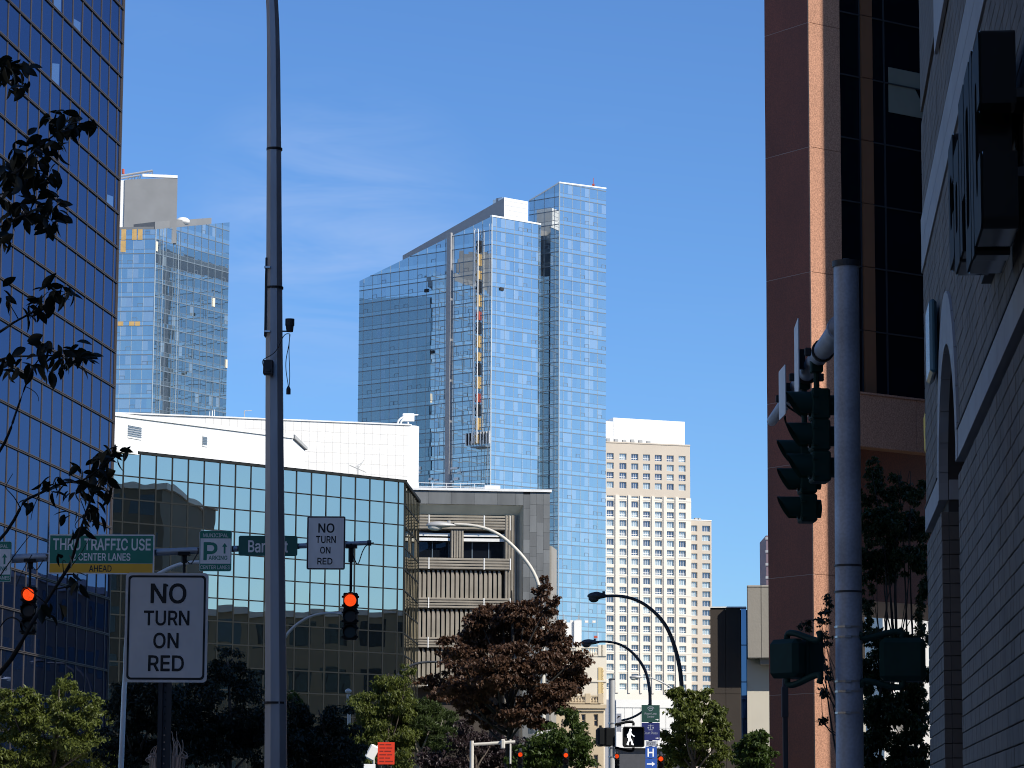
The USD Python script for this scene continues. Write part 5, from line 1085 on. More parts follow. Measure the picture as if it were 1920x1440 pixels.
# --- pedestrian signals on the pole
def ped_head(label, loc, rz, s=0.43, man=False, sticker=False, group=None, arms=None, m='signal_green'):
    T = Thing('pedestrian_signal', label, 'pedestrian signal', loc, rz, group); h = s / 2
    T.part('housing', cbox(-h, h, 0.0, 0.16, -h * 0.94, h * 0.94, 0.045), m, local=True)
    T.part('door', cbox(-h * 0.98, h * 0.98, -0.03, -0.001, -h * 0.92, h * 0.92, 0.02), m, local=True)
    vz = rr(s * 0.99, s * 0.93, 0.03).difference(rr(s * 0.90, s * 0.84, 0.025)); T.part('visor', ext(vz, -0.20, -0.031), m, local=True)
    T.part('screen', box(-h * 0.86, h * 0.86, -0.034, -0.0305, -h * 0.8, h * 0.8), 'sign_black', local=True)
    if man:
        P_ = sg.Point(-0.02, 0.145).buffer(0.026)
        def limb(*pts, w=0.016): return sg.LineString(pts).buffer(w)
        fig = unary_union([P_, limb((-0.03, 0.10), (-0.045, 0.0), w=0.027), limb((-0.04, 0.09), (-0.085, 0.04), (-0.075, -0.01), w=0.011), limb((-0.02, 0.09), (0.015, 0.04), (0.055, 0.015), w=0.011), limb((-0.045, -0.01), (-0.055, -0.08), (-0.085, -0.15), (-0.07, -0.155)), limb((-0.04, -0.01), (0.0, -0.08), (0.015, -0.15), (0.035, -0.155))])
        fig = affinity.scale(fig, 1.0, 1.0, origin=(0, 0)); T.part('walking_man', ext(affinity.translate(fig, -0.04 * s / .43, 0), -0.037, -0.0345), 'walk_white', local=True)
    if sticker:
        T.part('sticker', ext(sg.Polygon([(-0.1, -0.14), (0.02, -0.12), (0.05, -0.07), (-0.02, -0.03), (-0.06, -0.06), (-0.02, -0.085), (-0.09, -0.11)]), -0.0, 0.002).apply_transform(trimesh.transformations.rotation_matrix(math.radians(90), [0, 0, 1])).apply_translation([-h - 0.002, 0.09, 0.02]), 'sticker', local=True)
    return T
def arms(T, x_in, zs, y=0.08, s=0.43, m='signal_green'):
    for z in zs: T.part('arm', tube(spline([(0, y, z * 0.8), (0, y, z), (x_in * 0.25, y, z * 1.06), (x_in, y, z * 1.06)], 14), 0.03, 8), m, True, local=True)
c = at(1691, 1238, YS); t = ped_head('dark pedestrian signal box seen from behind on the right of the stained pole', (c[0], c[1] - 0.05, c[2]), 172, 0.42); arms(t, 0.36, (0.235, -0.235))
c = at(1489, 1235, YS); t = ped_head('dark pedestrian signal box with torn white sticker left of the stained pole', (c[0], c[1] + 0.05, c[2]), 128, 0.38); arms(t, -0.42, (0.215, -0.225))
q = at(1467, 1254, YS - 0.13); sticker = ext(sg.Polygon([(-0.045, -0.04), (0.035, -0.03), (0.045, 0.0), (0.01, 0.01), (0.0, 0.045), (-0.02, 0.02), (0.005, -0.005), (-0.04, -0.02)]), 0, 0.003)
t.part('sticker', rotz(sticker, -52).apply_translation(q), 'sticker')
b = gxy(1473, 1440, 30); T = Thing('sign_post', 'plain black square post below the left pedestrian signal', 'post', b); T.part('shaft', cbox(b[0] - 0.024, b[0] + 0.024, 29.98, 30.03, 0, at(1475, 1272, 30)[2], 0.006), 'pole_dark'); zc_ = at(1473, 1345, 30)[2]; T.part('sleeve', cbox(b[0] - 0.034, b[0] + 0.03, 29.97, 30.04, zc_, zc_ + 0.3, 0.006), 'pole_dark')

# --- middle distance: walk signal, direction signs, banner pole, gantry, red notice
YW = 64.0; b = gxy(1147, 1440, YW); T = Thing('walk_pole', 'slim galvanised pole carrying the lit walk signal', 'signal pole', b)
T.part('shaft', tube([b, (b[0], YW, at(1147, 1274, YW)[2])], [0.074, 0.066], 16), 'pole_grey', True); p = at(1147, 1272, YW); T.part('cap', cyl(p - [0, 0, 0.03], p, 0.075, 14, 0.05), 'pole_dark')
for v in (1356, 1402, 1419): p = at(1147, v, YW); T.part('steel_band', cyl(p - [0, 0, 0.012], p + [0, 0, 0.012], 0.078, 16), 'steel_band')
c = at(1187.5, 1382, YW); t = ped_head('pedestrian signal showing a lit white walking man', (c[0], YW - 0.05, c[2]), 0, 0.45, man=True, m='signal_black'); arms(t, -0.42, (0.30, -0.27), m='signal_black')
c = at(1133, 1382, YW + 0.1); t = ped_head('black pedestrian signal box turned away on the left of the slim pole', (c[0], YW + 0.12, c[2]), 95, 0.42, m='signal_black'); arms(t, 0.0, (0.23,), m='signal_black')
t.part('bracket', box(c[0], c[0] + 0.16, YW - 0.02, YW + 0.03, c[2] + 0.05, c[2] + 0.1), 'signal_black')
c, w, h = facing(1156, 1165, 1338, 1372, YW + 0.05); T = Thing('plate_sign', 'small grey plates fixed to the right of the slim walk pole', 'sign', c)
T.part('upper_plate', box(-w / 2, w / 2, 0, 0.005, -0.02, h / 2), 'sign_grey', local=True); T.part('lower_plate', box(-w / 2, w / 2, 0, 0.005, -h / 2, -0.03), 'sign_grey', local=True); T.part('arrow', ext(sg.Polygon([(-0.045, 0.08), (0.045, 0.14), (-0.02, 0.14)]), -0.0015, -0.0002), 'sign_black', local=True)
YD = 70.0; c, w, h = facing(1203, 1237, 1322, 1388, YD); k = w / 34.0
T = Thing('direction_sign', 'stack of green and navy wayfinding panels and a blue hospital H sign on one post', 'sign', (c[0], YD, 0)); zc0 = c[2]
def zz(v): return at(1220, v, YD)[2]
def P2(name, x0, x1, v0, v1, m, dy=0.0): return T.part(name, box(c[0] + x0 * k, c[0] + x1 * k, YD - 0.012 - dy, YD, zz(v1), zz(v0)), m)
P2('green_panel', -17, 17, 1322, 1354, 'sign_forest'); P2('navy_panel', -17, 17, 1355.5, 1388, 'sign_navy'); P2('grey_plate', -9, 11, 1389.5, 1399, 'sign_grey'); P2('hospital_panel', -10, 11.5, 1400, 1422, 'sign_hospital'); P2('arrow_panel', -10, 11.5, 1423, 1446, 'sign_hospital')
def L_(s, x0, x1, v0, v1, m='sign_grey', b=False): T.part('lettering', mv(text(s, (x1 - x0) * k, (v1 - v0) * k, 0, 0, 0, 0.002, b), c[0] + (x0 + x1) / 2 * k, YD - 0.0125, zz((v0 + v1) / 2)), m)
L_('Pace Law', -11, 11, 1336, 1340); L_('Center', -7, 7, 1342, 1345.5); L_('Court Plaza', -13, 12.5, 1372, 1376.5); L_('H', -6, 6, 1404, 1418.5, 'sign_white', True); L_('EXIT', -6, 8, 1392, 1397, 'sign_black')
def arrow(x, v, s, m): T.part('arrow', mv(ext(affinity.scale(sg.Polygon([(-9, -1.6), (2, -1.6), (2, -5), (9, 0), (2, 5), (2, 1.6), (-9, 1.6)]), s * k, s * k, origin=(0, 0)), -0.002, 0), c[0] + x * k, YD - 0.0125, zz(v)), m)
arrow(12, 1349.5, 0.32, 'sign_white'); arrow(12, 1384, 0.32, 'sign_white'); arrow(0.5, 1432.5, 0.85, 'sign_white')
em = sg.LineString([(-6, 2), (-3, 4.5), (3, 4.5), (6, 2)]).buffer(0.5).union(sg.LineString([(-4, 0), (-2, -3), (2, -2.5), (4, 1), (-3, 1.5)]).buffer(0.5)); T.part('emblem', mv(ext(affinity.scale(em, k, k, origin=(0, 0)), -0.002, 0), c[0], YD - 0.0125, zz(1330)), 'sign_grey')
em = unary_union([sg.LineString([(0, -4), (0, 5)]).buffer(0.5), sg.LineString([(-4, -4.5), (4, -4.5)]).buffer(0.5), sg.LineString([(-5, 3), (5, 3)]).buffer(0.4), sg.Point(-4.5, -0.5).buffer(1.6), sg.Point(4.5, -0.5).buffer(1.6)]); T.part('emblem', mv(ext(affinity.scale(em, k, k, origin=(0, 0)), -0.002, 0), c[0], YD - 0.0125, zz(1364)), 'sign_grey')
T.part('post', cyl((c[0], YD + 0.05, 0), (c[0], YD + 0.05, zz(1322)), 0.045, 10), 'pole_dark')
YB = 84.6; b = gxy(1017, 1440, YB); T = Thing('banner_pole', 'white pole with a narrow grey street banner and a pale name board on top', 'pole', b)
T.part('pole', tube([b, (b[0], YB, at(1017, 1376, YB)[2])], 0.055, 12), 'pole_cream', True)
c, w, h = facing(1003.5, 1013.5, 1377, 1434, YB - 0.05); T.part('banner', box(c[0] - w / 2, c[0] + w / 2, YB - 0.06, YB - 0.05, c[2] - h / 2, c[2] + h / 2), 'sign_grey')
T.part('banner_print', J([box(c[0] - w * .32, c[0] + w * .3, YB - 0.062, YB - 0.0602, at(1008, v + d, YB)[2], at(1008, v, YB)[2]) for v, d in ((1382, 4), (1389, 5), (1400, 2), (1410, 4), (1419, 5), (1430, 3))]), 'sign_navy')
c, w, h = facing(990, 1036, 1352, 1376, YB - 0.08); T.part('name_board', box(c[0] - w / 2, c[0] + w / 2, YB - 0.09, YB - 0.08, c[2] - h / 2, c[2] + h / 2), 'sign_white'); T.part('lettering', mv(text('Tow Away', w * 0.60, h * 0.36, 0, 0, 0, 0.002), c[0] - w * 0.04, YB - 0.0902, c[2] + h * 0.08), 'sign_black')
for v in (1409, 1436): p = at(1017, v, YB); T.part('strap', cyl(p - [0, 0, .012], p + [0, 0, .012], 0.06, 12), 'cable')
YG = 66.0; b = gxy(884.5, 1440, YG); T = Thing('pipe_gantry', 'white pipe post with a short horizontal arm under the maroon tree', 'gantry', b)
p = at(884.5, 1389, YG); T.part('post', tube([b, (b[0], YG, p[2])], 0.045, 12), 'pole_cream', True); q0, q1 = at(889, 1396, YG), at(966, 1391, YG); T.part('arm', cyl(q0, q1, 0.035, 10), 'pole_cream')
q = at(957, 1386, YG); T.part('far_post', cyl((q[0], YG, at(955, 1432, YG)[2]), q, 0.022, 8), 'pole_cream'); T.part('box', cbox(at(939, 1400, YG)[0], at(947, 1400, YG)[0], YG - .1, YG + .1, at(940, 1404, YG)[2], at(940, 1386, YG)[2], .02), 'pole_cream')
YR = 92.0; c, w, h = facing(708, 740, 1391.5, 1433, YR); T = Thing('notice_board', 'bright orange red construction notice with rows of dark text', 'sign', c)
T.part('panel', ext(rr(w, h, 0.01), 0, 0.01), 'sign_orange', local=True)
for i, ln in enumerate(((5, 6), (6, 6), (4, 7), (7, 5), (5, 5), (5, 8))):
    z = h / 2 - h * (i + 0.75) / 6.6; x = -w * 0.4
    bars = []
    for kk, L in enumerate(ln): bars.append(box(x, x + L * w * 0.058, -0.0015, -0.0002, z - 0.018, z + 0.018)); x += L * w * 0.058 + w * 0.06
    T.part('text_line', J(bars), 'sign_text_red', local=True)
T.part('stand', J([cyl((sx * w * 0.3, 0.05, -c[2]), (sx * w * 0.3, 0.05, h * 0.3), 0.02, 6) for sx in (-1, 1)]), 'pole_dark', local=True)
q = at(698, 1411, YR + 1); T = Thing('tilted_panel', 'tilted silvery white box panel behind the red notice', 'panel', q, scale=1.45)
pm_ = J([cbox(-0.10, 0.10, -0.14, 0.14, -0.16, 0.16, 0.03)]); pm_.apply_transform(trimesh.transformations.rotation_matrix(math.radians(28), [0, 1, 0])); T.part('box', pm_, 'white_panel', local=True); T.part('leg', cyl((0.05, 0, -q[2] / 1.45), (0.03, 0, -0.1), 0.03, 8), 'pole_grey', local=True)
pm2 = mv(cbox(-0.08, 0.08, -0.12, 0.12, -0.05, 0.05, 0.02), 0.1, 0, 0.14); pm2.apply_transform(trimesh.transformations.rotation_matrix(math.radians(28), [0, 1, 0])); T.part('lid', pm2, 'white_panel', local=True)
c, w, h = facing(682, 704, 1432.5, 1452, YR - 0.5); T = Thing('small_board', 'small plain white board at the bottom left of the red notice', 'sign', c); T.part('panel', box(-w / 2, w / 2, 0, 0.01, -h / 2, h / 2), 'sign_white', local=True); T.part('post', cyl((0, 0.04, -c[2]), (0, 0.04, 0.05), 0.02, 6), 'pole_dark', local=True)
# distant red lights among the trees
for (u, v, Y, lab) in ((975.5, 1415, 80.5, 'distant traffic light showing red, left of the banner pole'), (1061, 1416, 80.6, 'distant traffic light showing red in the green tree beside the walk pole'), (1156.5, 1418, 150, 'distant traffic light showing red just right of the slim walk pole'), (1239, 1423, 76.8, 'distant traffic light showing red below the hospital sign')):
    p = at(u, v, Y); sz = 0.15 if Y < 100 else 0.27; t = signal_head('traffic_light', lab, (p[0], Y, p[2] + sz * 0.5), 0, sz, 'signal_black', True, 'small distant traffic lights'); t.part('post', cyl((0, 0.12, -(p[2] + sz * .5)), (0, 0.12, 0.1), 0.04, 8), 'pole_dark', local=True)
# ------------------------------------------------------------------ vegetation
def leaf_mass(rng, blobs, n, size, elong=1.9, droop=0.35, gap=0.42, gscale=1.1, shell=0.55, fold=0.25):
    """blobs: list of (centre, radii). n leaves of about the given length, thinned by noise so that gaps show."""
    sub = []
    for c0, r0 in blobs:                        # every bough breaks up into sprays of its own
        r0 = np.array(r0); k = int(max(7, min(26, 60 * r0[0])))
        d0 = rng.normal(size=(k, 3)); d0 /= np.linalg.norm(d0, axis=1, keepdims=True)
        for q in d0:
            f = rng.uniform(0.35, 1.08); sub.append((c0 + q * r0 * f, np.maximum(r0 * rng.uniform(0.20, 0.42), size * 0.8) * np.array([1.15, 1.15, 0.75])))
    C = np.array([b[0] for b in sub]); Rr = np.array([b[1] for b in sub]); vol = Rr.prod(1) ** 0.75; pick = rng.choice(len(sub), n * 2, p=vol / vol.sum())
    d = rng.normal(size=(n * 2, 3)); d /= np.linalg.norm(d, axis=1, keepdims=True); r = rng.random(n * 2) ** (1 / 2.2)
    P_ = C[pick] + d * r[:, None] * Rr[pick] * (0.8 + 0.5 * meshkit.noise(C[pick] * 3.1 + d * 2.3, 5)[:, None])
    keep = meshkit.fbm(P_ * gscale / np.mean(Rr) * 1.3, 3, 3) > gap; P_, d = P_[keep][:n], d[keep][:n]; m = len(P_)
    ax = rng.normal(size=(m, 3)) + d * 0.9; ax[:, 2] -= droop * 2; ax /= np.linalg.norm(ax, axis=1, keepdims=True)
    up = rng.normal(size=(m, 3)) * 0.55 + [0, 0, 1.0]; sd = np.cross(ax, up); sd /= np.linalg.norm(sd, axis=1, keepdims=True) + 1e-9; nn = np.cross(sd, ax)
    L = size * rng.uniform(0.65, 1.3, m)[:, None]; w = L / elong / 2
    b0 = P_ - ax * L * 0.5; tip = P_ + ax * L * 0.5 - nn * L * 0.12; mid = P_ + ax * L * -0.05
    V = np.stack([b0, mid + sd * w + nn * w * fold, tip, mid - sd * w + nn * w * fold], 1).reshape(-1, 3); i = np.arange(m)[:, None] * 4
    return trimesh.Trimesh(V, np.vstack([i + [0, 1, 2], i + [0, 2, 3]]), process=False)
def tree(name, label, cat, Y, base_u, px, n, size, lm, bark='bark', trunk=0.12, depth=1.0, seed=1, stems=1, group=None, limb_r=0.3, **kw):
    """px: crown ellipses in photograph pixels at distance Y (u, v, ru, rv); they get depth of their own."""
    rng = np.random.default_rng(seed); blobs = []
    us = [p[0] for p in px]; half = (max(us) - min(us)) / 2 * Y / F
    for (u, v, ru, rv) in px:
        dy = rng.uniform(-1, 1) * max(half * 0.8, 0.5) * depth; yy = Y + dy; c = at(u, v, yy); rx, rz = ru * yy / F, rv * yy / F
        blobs.append((c, (rx, max(min(rx, rz) * 1.1, 0.6 * rx), rz)))
    b = gxy(base_u, 1440, Y); T = Thing(name, label, cat, b, group=group)
    low = min(c[2] - r[2] for c, r in blobs); hi = max(c[2] for c, r in blobs); fork = max(low * 0.8, 0.35 * hi)
    cen = np.mean([c for c, r in blobs], 0); ms = []
    for s in range(stems):
        o = np.array([rng.uniform(-.5, .5), rng.uniform(-.3, .3), 0]) * (0.8 if stems > 1 else 0.0); f0 = np.array([b[0] + o[0] * 1.4 + (cen[0] - b[0]) * 0.4, Y + o[1], fork])
        ms.append(tube(spline([b + o, b + o * 1.2 + [rng.uniform(-.04, .04), 0, fork * 0.5], f0], 8), np.linspace(trunk, trunk * 0.6, 8), 8))
        ms.append(tube(spline([f0, (f0 * .5 + np.array([cen[0], cen[1], hi]) * .5) + rng.normal(size=3) * .1, [cen[0] + o[0], cen[1], hi]], 8), np.linspace(trunk * 0.6, trunk * 0.12, 8), 7))
    tr = T.part('trunk', J(ms), bark, True)
    for c, r in blobs:
        st = np.array([b[0] + (cen[0] - b[0]) * 0.5, Y, max(fork * 0.9, min(c[2] - r[2] * 0.5, fork + (c[2] - fork) * 0.4))]); mid = (st + c) / 2 + rng.normal(size=3) * 0.12 + [0, 0, -0.1]
        T.part('branch', tube(spline([st, mid, c, c + np.array([(c[0] - cen[0]) * .15, 0, r[2] * .6])], 8), np.linspace(trunk * limb_r, trunk * 0.06, 8), 6), bark, True)
    T.part('crown', leaf_mass(rng, blobs, n, size, **kw), lm, kind='stuff')
    return T
tree('leafy_shrub', 'bright sunlit yellow green shrub at the lower left corner', 'shrub', 72, 80, [(15, 1320, 40, 30), (60, 1325, 40, 35), (118, 1295, 28, 28), (150, 1330, 40, 32), (185, 1345, 25, 28), (40, 1375, 60, 45), (110, 1370, 60, 45), (170, 1395, 50, 45), (30, 1425, 60, 40), (120, 1430, 70, 40), (200, 1430, 35, 30)], 20000, 0.105, 'leaf_yellow', seed=2, gap=0.40)
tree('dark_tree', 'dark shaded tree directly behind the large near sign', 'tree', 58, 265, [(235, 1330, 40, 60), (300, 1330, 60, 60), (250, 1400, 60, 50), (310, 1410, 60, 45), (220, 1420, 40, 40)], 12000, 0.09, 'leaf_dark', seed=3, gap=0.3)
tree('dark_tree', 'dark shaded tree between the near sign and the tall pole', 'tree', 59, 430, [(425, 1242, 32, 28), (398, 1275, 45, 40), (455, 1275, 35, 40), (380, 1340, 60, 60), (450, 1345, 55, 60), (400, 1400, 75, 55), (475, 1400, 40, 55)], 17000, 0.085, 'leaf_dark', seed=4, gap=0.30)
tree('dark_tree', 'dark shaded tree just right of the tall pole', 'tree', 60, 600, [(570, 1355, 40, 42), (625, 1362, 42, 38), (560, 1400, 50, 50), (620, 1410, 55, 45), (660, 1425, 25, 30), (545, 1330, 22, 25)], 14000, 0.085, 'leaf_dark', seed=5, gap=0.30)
tree('small_tree', 'sprig of light green leaves against the mirror glass beside the tall pole', 'tree', 61.5, 546, [(548, 1310, 12, 14), (552, 1325, 14, 14), (544, 1335, 12, 16)], 400, 0.12, 'leaf_green', seed=15, trunk=0.05)
tree('birch_tree', 'feathery yellow green birch behind the orange red notice', 'tree', 94, 715, [(765, 1262, 14, 16), (725, 1300, 40, 28), (755, 1310, 25, 35), (695, 1335, 38, 35), (735, 1355, 50, 45), (690, 1390, 40, 45), (745, 1405, 45, 45), (712, 1280, 14, 16)], 22000, 0.11, 'leaf_yellow', seed=6, elong=2.4, droop=0.8, gap=0.40)
tree('pine_tree', 'bushy pine with tufted needles left of the maroon tree', 'tree', 95, 782, [(785, 1325, 34, 18), (752, 1335, 24, 16), (815, 1335, 32, 20), (775, 1358, 42, 20), (826, 1362, 32, 22), (795, 1385, 42, 20), (835, 1395, 25, 18)], 20000, 0.17, 'leaf_pine', 'bark_pale', seed=7, elong=6, droop=-0.3, gap=0.40, stems=2)
tree('plum_shrub', 'dull purple leaved shrub below the maroon tree', 'shrub', 90, 890, [(870, 1385, 40, 35), (920, 1395, 45, 38), (850, 1425, 40, 30), (960, 1420, 40, 35), (905, 1430, 50, 30), (810, 1428, 35, 26)], 14000, 0.1, 'leaf_plum', seed=8, gap=0.42, stems=3)
tree('maroon_tree', 'large maroon leaved maple in the middle of the picture', 'tree', 84, 948, [(1015, 1112, 20, 26), (1030, 1135, 24, 24), (985, 1150, 38, 28), (940, 1150, 42, 26), (900, 1165, 36, 26), (1010, 1180, 45, 36), (955, 1195, 60, 40), (890, 1205, 50, 34), (845, 1215, 32, 22), (1050, 1205, 34, 32), (1085, 1235, 26, 16), (1000, 1240, 55, 40), (930, 1255, 60, 40), (865, 1250, 50, 36), (812, 1278, 38, 16), (1060, 1265, 40, 36), (880, 1300, 56, 34), (960, 1305, 60, 42), (1040, 1310, 46, 36), (905, 1342, 40, 26), (985, 1345, 56, 26), (840, 1305, 30, 22), (1065, 1290, 30, 26)], 46000, 0.115, 'leaf_maroon', 'bark_dark', trunk=0.16, seed=9, elong=1.5, droop=0.5, gap=0.47)
tree('green_tree', 'mid green broadleaf tree left of the slim walk pole', 'tree', 82, 1060, [(1075, 1350, 26, 24), (1060, 1385, 45, 35), (1098, 1385, 20, 26), (1030, 1405, 45, 35), (1085, 1420, 35, 30), (990, 1425, 40, 28), (1045, 1430, 45, 25)], 13000, 0.115, 'leaf_green', seed=10, gap=0.42)
tree('street_tree', 'light green street tree in front of the brown modern block', 'tree', 78, 1310, [(1262, 1300, 20, 12), (1290, 1308, 26, 18), (1318, 1318, 28, 24), (1285, 1340, 40, 26), (1335, 1350, 30, 30), (1265, 1375, 26, 26), (1310, 1375, 45, 32), (1348, 1385, 22, 32), (1275, 1408, 36, 30), (1325, 1415, 42, 30), (1250, 1425, 22, 20)], 15000, 0.11, 'leaf_yellow', seed=11, gap=0.45)
tree('street_tree', 'small light green tree at the foot of the granite tower', 'tree', 86, 1415, [(1420, 1392, 28, 24), (1398, 1415, 26, 26), (1432, 1420, 22, 26), (1410, 1436, 30, 18)], 5500, 0.13, 'leaf_green', seed=12, gap=0.42)
tree('pear_tree', 'tall dark many stemmed tree behind the stained signal pole', 'tree', 57, 1680, [(1640, 885, 20, 28), (1628, 925, 22, 30), (1668, 930, 30, 36), (1712, 930, 26, 34), (1650, 980, 44, 40), (1705, 990, 42, 44), (1640, 1035, 34, 40), (1712, 1050, 38, 36), (1668, 1062, 30, 30), (1632, 1095, 20, 34), (1738, 1105, 16, 44), (1625, 1150, 18, 34), (1735, 1180, 18, 44), (1665, 1205, 48, 28), (1640, 1260, 40, 46), (1715, 1275, 34, 50), (1660, 1330, 48, 46), (1720, 1360, 32, 46), (1640, 1400, 40, 46), (1700, 1420, 48, 36)], 46000, 0.085, 'leaf_deep', 'bark_dark', trunk=0.05, seed=13, stems=6, gap=0.34, depth=0.7)
tree('pear_tree', 'thin sprays of leaves crossing the sunlit pink granite strip', 'tree', 56, 1590, [(1512, 1172, 14, 18), (1540, 1160, 16, 16), (1548, 1200, 14, 20), (1538, 1240, 14, 20), (1552, 1262, 10, 18), (1540, 1300, 10, 10), (1553, 1140, 10, 26), (1545, 1352, 8, 8)], 900, 0.085, 'leaf_dark', 'bark_dark', trunk=0.035, seed=14, gap=0.38, limb_r=0.4)

# bare twiggy shrub behind the near sign post
b = gxy(318, 1440, 46); rng = np.random.default_rng(21); T = Thing('bare_shrub', 'leafless pale twiggy shrub behind the dark sign post', 'shrub', b)
for k in range(46):
    u0 = 318 + rng.normal() * 8; sgn = rng.uniform(-1, 1); u1 = 318 + sgn * 40 + rng.normal() * 4; v1 = 1350 + abs(sgn) * 45 + rng.uniform(0, 40)
    dy = rng.uniform(-.3, .3); p0 = at(u0, 1440, 46) * np.array([1, 1, 0]); p1 = at(u0 + (u1 - u0) * .8, 1420, 46 + dy * .5); p2 = at(u1, (1420 + v1) / 2, 46 + dy); p3 = at(u1 - sgn * 10 + rng.normal() * 3, v1, 46 + dy)
    T.part('twig', tube(np.vstack([[p0], spline([p1, p2, p3], 9)]), np.linspace(0.012, 0.004, 10), 5), 'twig', True)

# --- the near branches at the left edge
YT = 20.0; b = gxy(-190, 1440, YT); T = Thing('near_tree', 'dark silhouetted tree branches with drooping leaves hanging in from the left edge', 'tree', b)
rng = np.random.default_rng(31)
T.part('trunk', tube(spline([b, at(-185, 1250, YT), at(-200, 800, YT), at(-170, 300, YT), at(-160, 0, YT)], 20), np.linspace(0.10, 0.035, 20), 10), 'bark_dark', True)
BR = [
 ([(-186, 1330), (-60, 1300), (0, 1262), (52, 1183), (85, 1130), (118, 1080), (143, 1020), (160, 965), (186, 905), (196, 880)], 0.021, 0.005),
 ([(-195, 1090), (-60, 1050), (0, 1012), (38, 953), (75, 925), (112, 908), (160, 898), (196, 872), (232, 852)], 0.014, 0.004),
 ([(-198, 950), (-60, 905), (0, 845), (20, 803), (34, 762), (52, 712), (74, 672), (93, 642)], 0.014, 0.0035),
 ([(-190, 700), (-60, 655), (0, 622), (34, 600), (62, 585), (100, 562), (130, 548)], 0.013, 0.004),
 ([(-195, 780), (-60, 705), (0, 675), (40, 668), (80, 667), (125, 668), (160, 672)], 0.012, 0.003),
 ([(-180, 480), (-60, 430), (0, 425), (30, 410), (60, 395), (95, 385)], 0.012, 0.004),
 ([(-175, 420), (-60, 360), (0, 330), (40, 315), (60, 290), (90, 262), (120, 240), (150, 232)], 0.013, 0.004),
 ([(-170, 250), (-60, 190), (0, 160), (25, 150)], 0.01, 0.004),
 ([(52, 1183), (30, 1160), (8, 1165), (-15, 1162)], 0.006, 0.003), ([(85, 1130), (60, 1110), (40, 1100)], 0.004, 0.002), ([(100, 1105), (118, 1102), (146, 1095)], 0.006, 0.003), ([(88, 1128), (115, 1085), (150, 1040), (172, 1000)], 0.004, 0.002),
 ([(38, 953), (20, 925), (14, 905), (24, 888)], 0.004, 0.002), ([(60, 585), (78, 560), (92, 548)], 0.004, 0.002), ([(75, 925), (62, 955), (58, 975)], 0.003, 0.002), ([(48, 725), (68, 738), (72, 752)], 0.003, 0.002), ([(60, 1040), (48, 1060), (30, 1100)], 0.003, 0.002), ([(0, 1080), (28, 1040), (60, 1000)], 0.004, 0.002)]
for pts, r0, r1 in BR:
    P_ = [at(u, v, YT + (0.25 * math.sin(i * 1.7 + r0 * 900) if i > 1 else 0)) for i, (u, v) in enumerate(pts)]; T.part('branch', tube(spline(P_, 26), np.linspace(r0, r1, 26), 7), 'bark_dark', True)
def one_leaf(p, ang, L, tilt, yaw):
    """a drooping ovate leaf: stalk end at p, hanging in direction ang (in the picture plane), turned by yaw"""
    n = 6; t = np.linspace(0, 1, n); w = L * 0.30 * np.sin(np.pi * np.clip(t * 0.93 + 0.05, 0, 1)) ** 0.8 * (1 - 0.35 * t); w[-1] = 0.0; w[0] = 0.004
    bend = -0.22 * L * t ** 2
    C = np.stack([t * L, np.zeros(n), bend], 1); Lf = C + np.stack([np.zeros(n), w, 0.35 * w], 1); Rt = C + np.stack([np.zeros(n), -w, 0.35 * w], 1)
    V = np.vstack([C, Lf, Rt]); f = []
    for i in range(n - 1): f += [(i, i + 1, n + i + 1), (i, n + i + 1, n + i), (i, 2 * n + i, 2 * n + i + 1), (i, 2 * n + i + 1, i + 1)]
    m = trimesh.Trimesh(V, np.array(f), process=False)
    tf = trimesh.transformations
    m.apply_transform(tf.rotation_matrix(tilt, [1, 0, 0])); m.apply_transform(tf.rotation_matrix(-ang, [0, 1, 0])); m.apply_transform(tf.rotation_matrix(yaw, [0, 0, 1])); m.apply_translation(p); return m
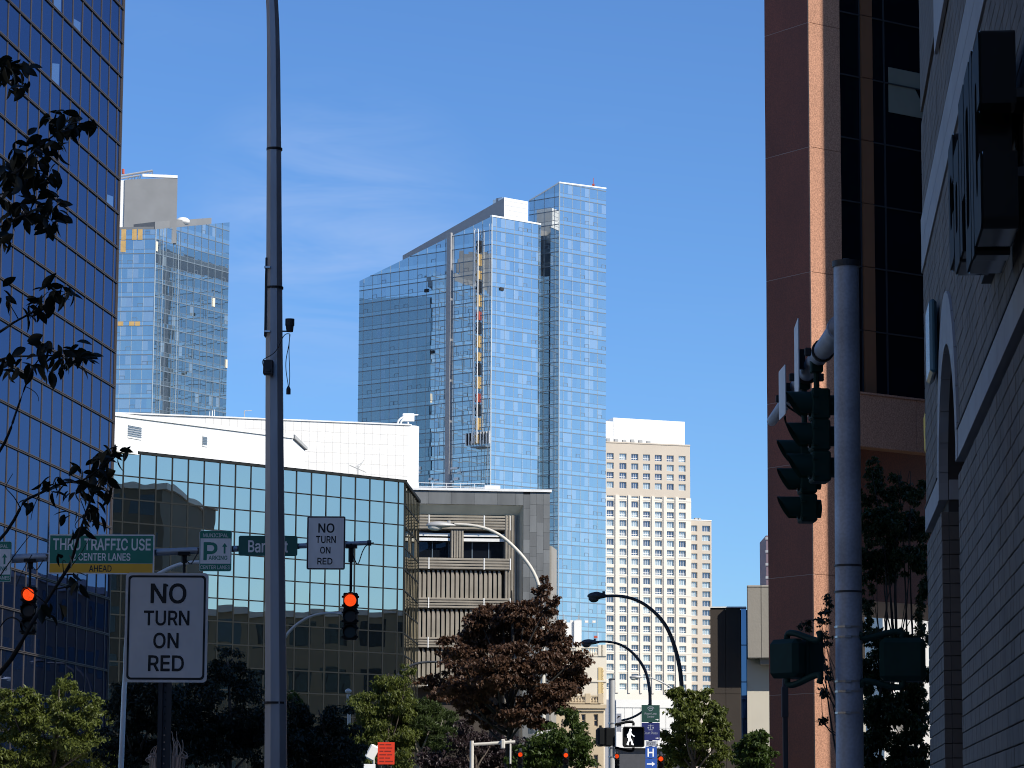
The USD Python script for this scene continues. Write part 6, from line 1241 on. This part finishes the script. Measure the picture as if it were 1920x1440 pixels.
CL = [((28, 148), (30, 32), 20), ((10, 128), (14, 14), 5), ((120, 235), (36, 20), 22), ((165, 240), (14, 14), 5), ((70, 285), (48, 26), 26), ((35, 330), (45, 34), 30), ((85, 330), (30, 26), 14), ((50, 390), (60, 34), 42), ((95, 410), (25, 36), 16), ((10, 452), (16, 18), 6), ((105, 555), (36, 18), 22), ((62, 585), (28, 18), 11), ((10, 560), (14, 26), 5), ((75, 655), (34, 14), 11), ((140, 670), (30, 24), 22), ((20, 690), (24, 22), 12), ((85, 690), (36, 22), 13), ((205, 855), (34, 16), 14), ((175, 890), (36, 26), 24), ((95, 915), (36, 22), 12), ((50, 955), (12, 18), 3), ((150, 935), (30, 26), 10), ((205, 925), (14, 26), 5), ((140, 985), (26, 24), 7), ((178, 965), (14, 18), 7), ((140, 1095), (16, 14), 6), ((92, 1145), (24, 18), 5), ((118, 1050), (12, 12), 3)]
from collections import deque
wood = [at(u, v, YT) for pts, *_ in BR for u, v in pts if u > -60]
nl = 0; stalks = []
for (u, v), (ru, rv), n in CL:
    for k in range(int(n * (1.8 if v < 470 else 1.3))):
        a = rng.uniform(0, 2 * math.pi); q = math.sqrt(rng.random()); uu, vv = u + ru * q * math.cos(a), v + rv * q * math.sin(a) - 8
        p = at(uu, vv, YT + rng.normal() * 0.14); ang = math.radians(rng.choice([-90 + rng.normal() * 35, rng.normal() * 30 - 25])); L = rng.uniform(0.075, 0.128)
        m = one_leaf(p, ang, L, rng.normal() * 0.8, (0 if rng.random() < 0.5 else math.pi) + rng.normal() * 0.5)
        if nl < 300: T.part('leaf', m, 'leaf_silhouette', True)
        else: stalks.append(m)
        nl += 1
    p0 = at(u, v, YT); near = min(wood, key=lambda w_: np.linalg.norm(w_ - p0)); T.part('twig', tube(spline([near + [0, 0, 0.002], (near + p0) / 2 + [0, 0, 0.01], p0 + [0.003, 0, 0], p0 + [ru * 0.5 * YT / F, 0, -rv * 0.4 * YT / F]], 10), np.linspace(0.004, 0.002, 10), 5), 'bark_dark', True)
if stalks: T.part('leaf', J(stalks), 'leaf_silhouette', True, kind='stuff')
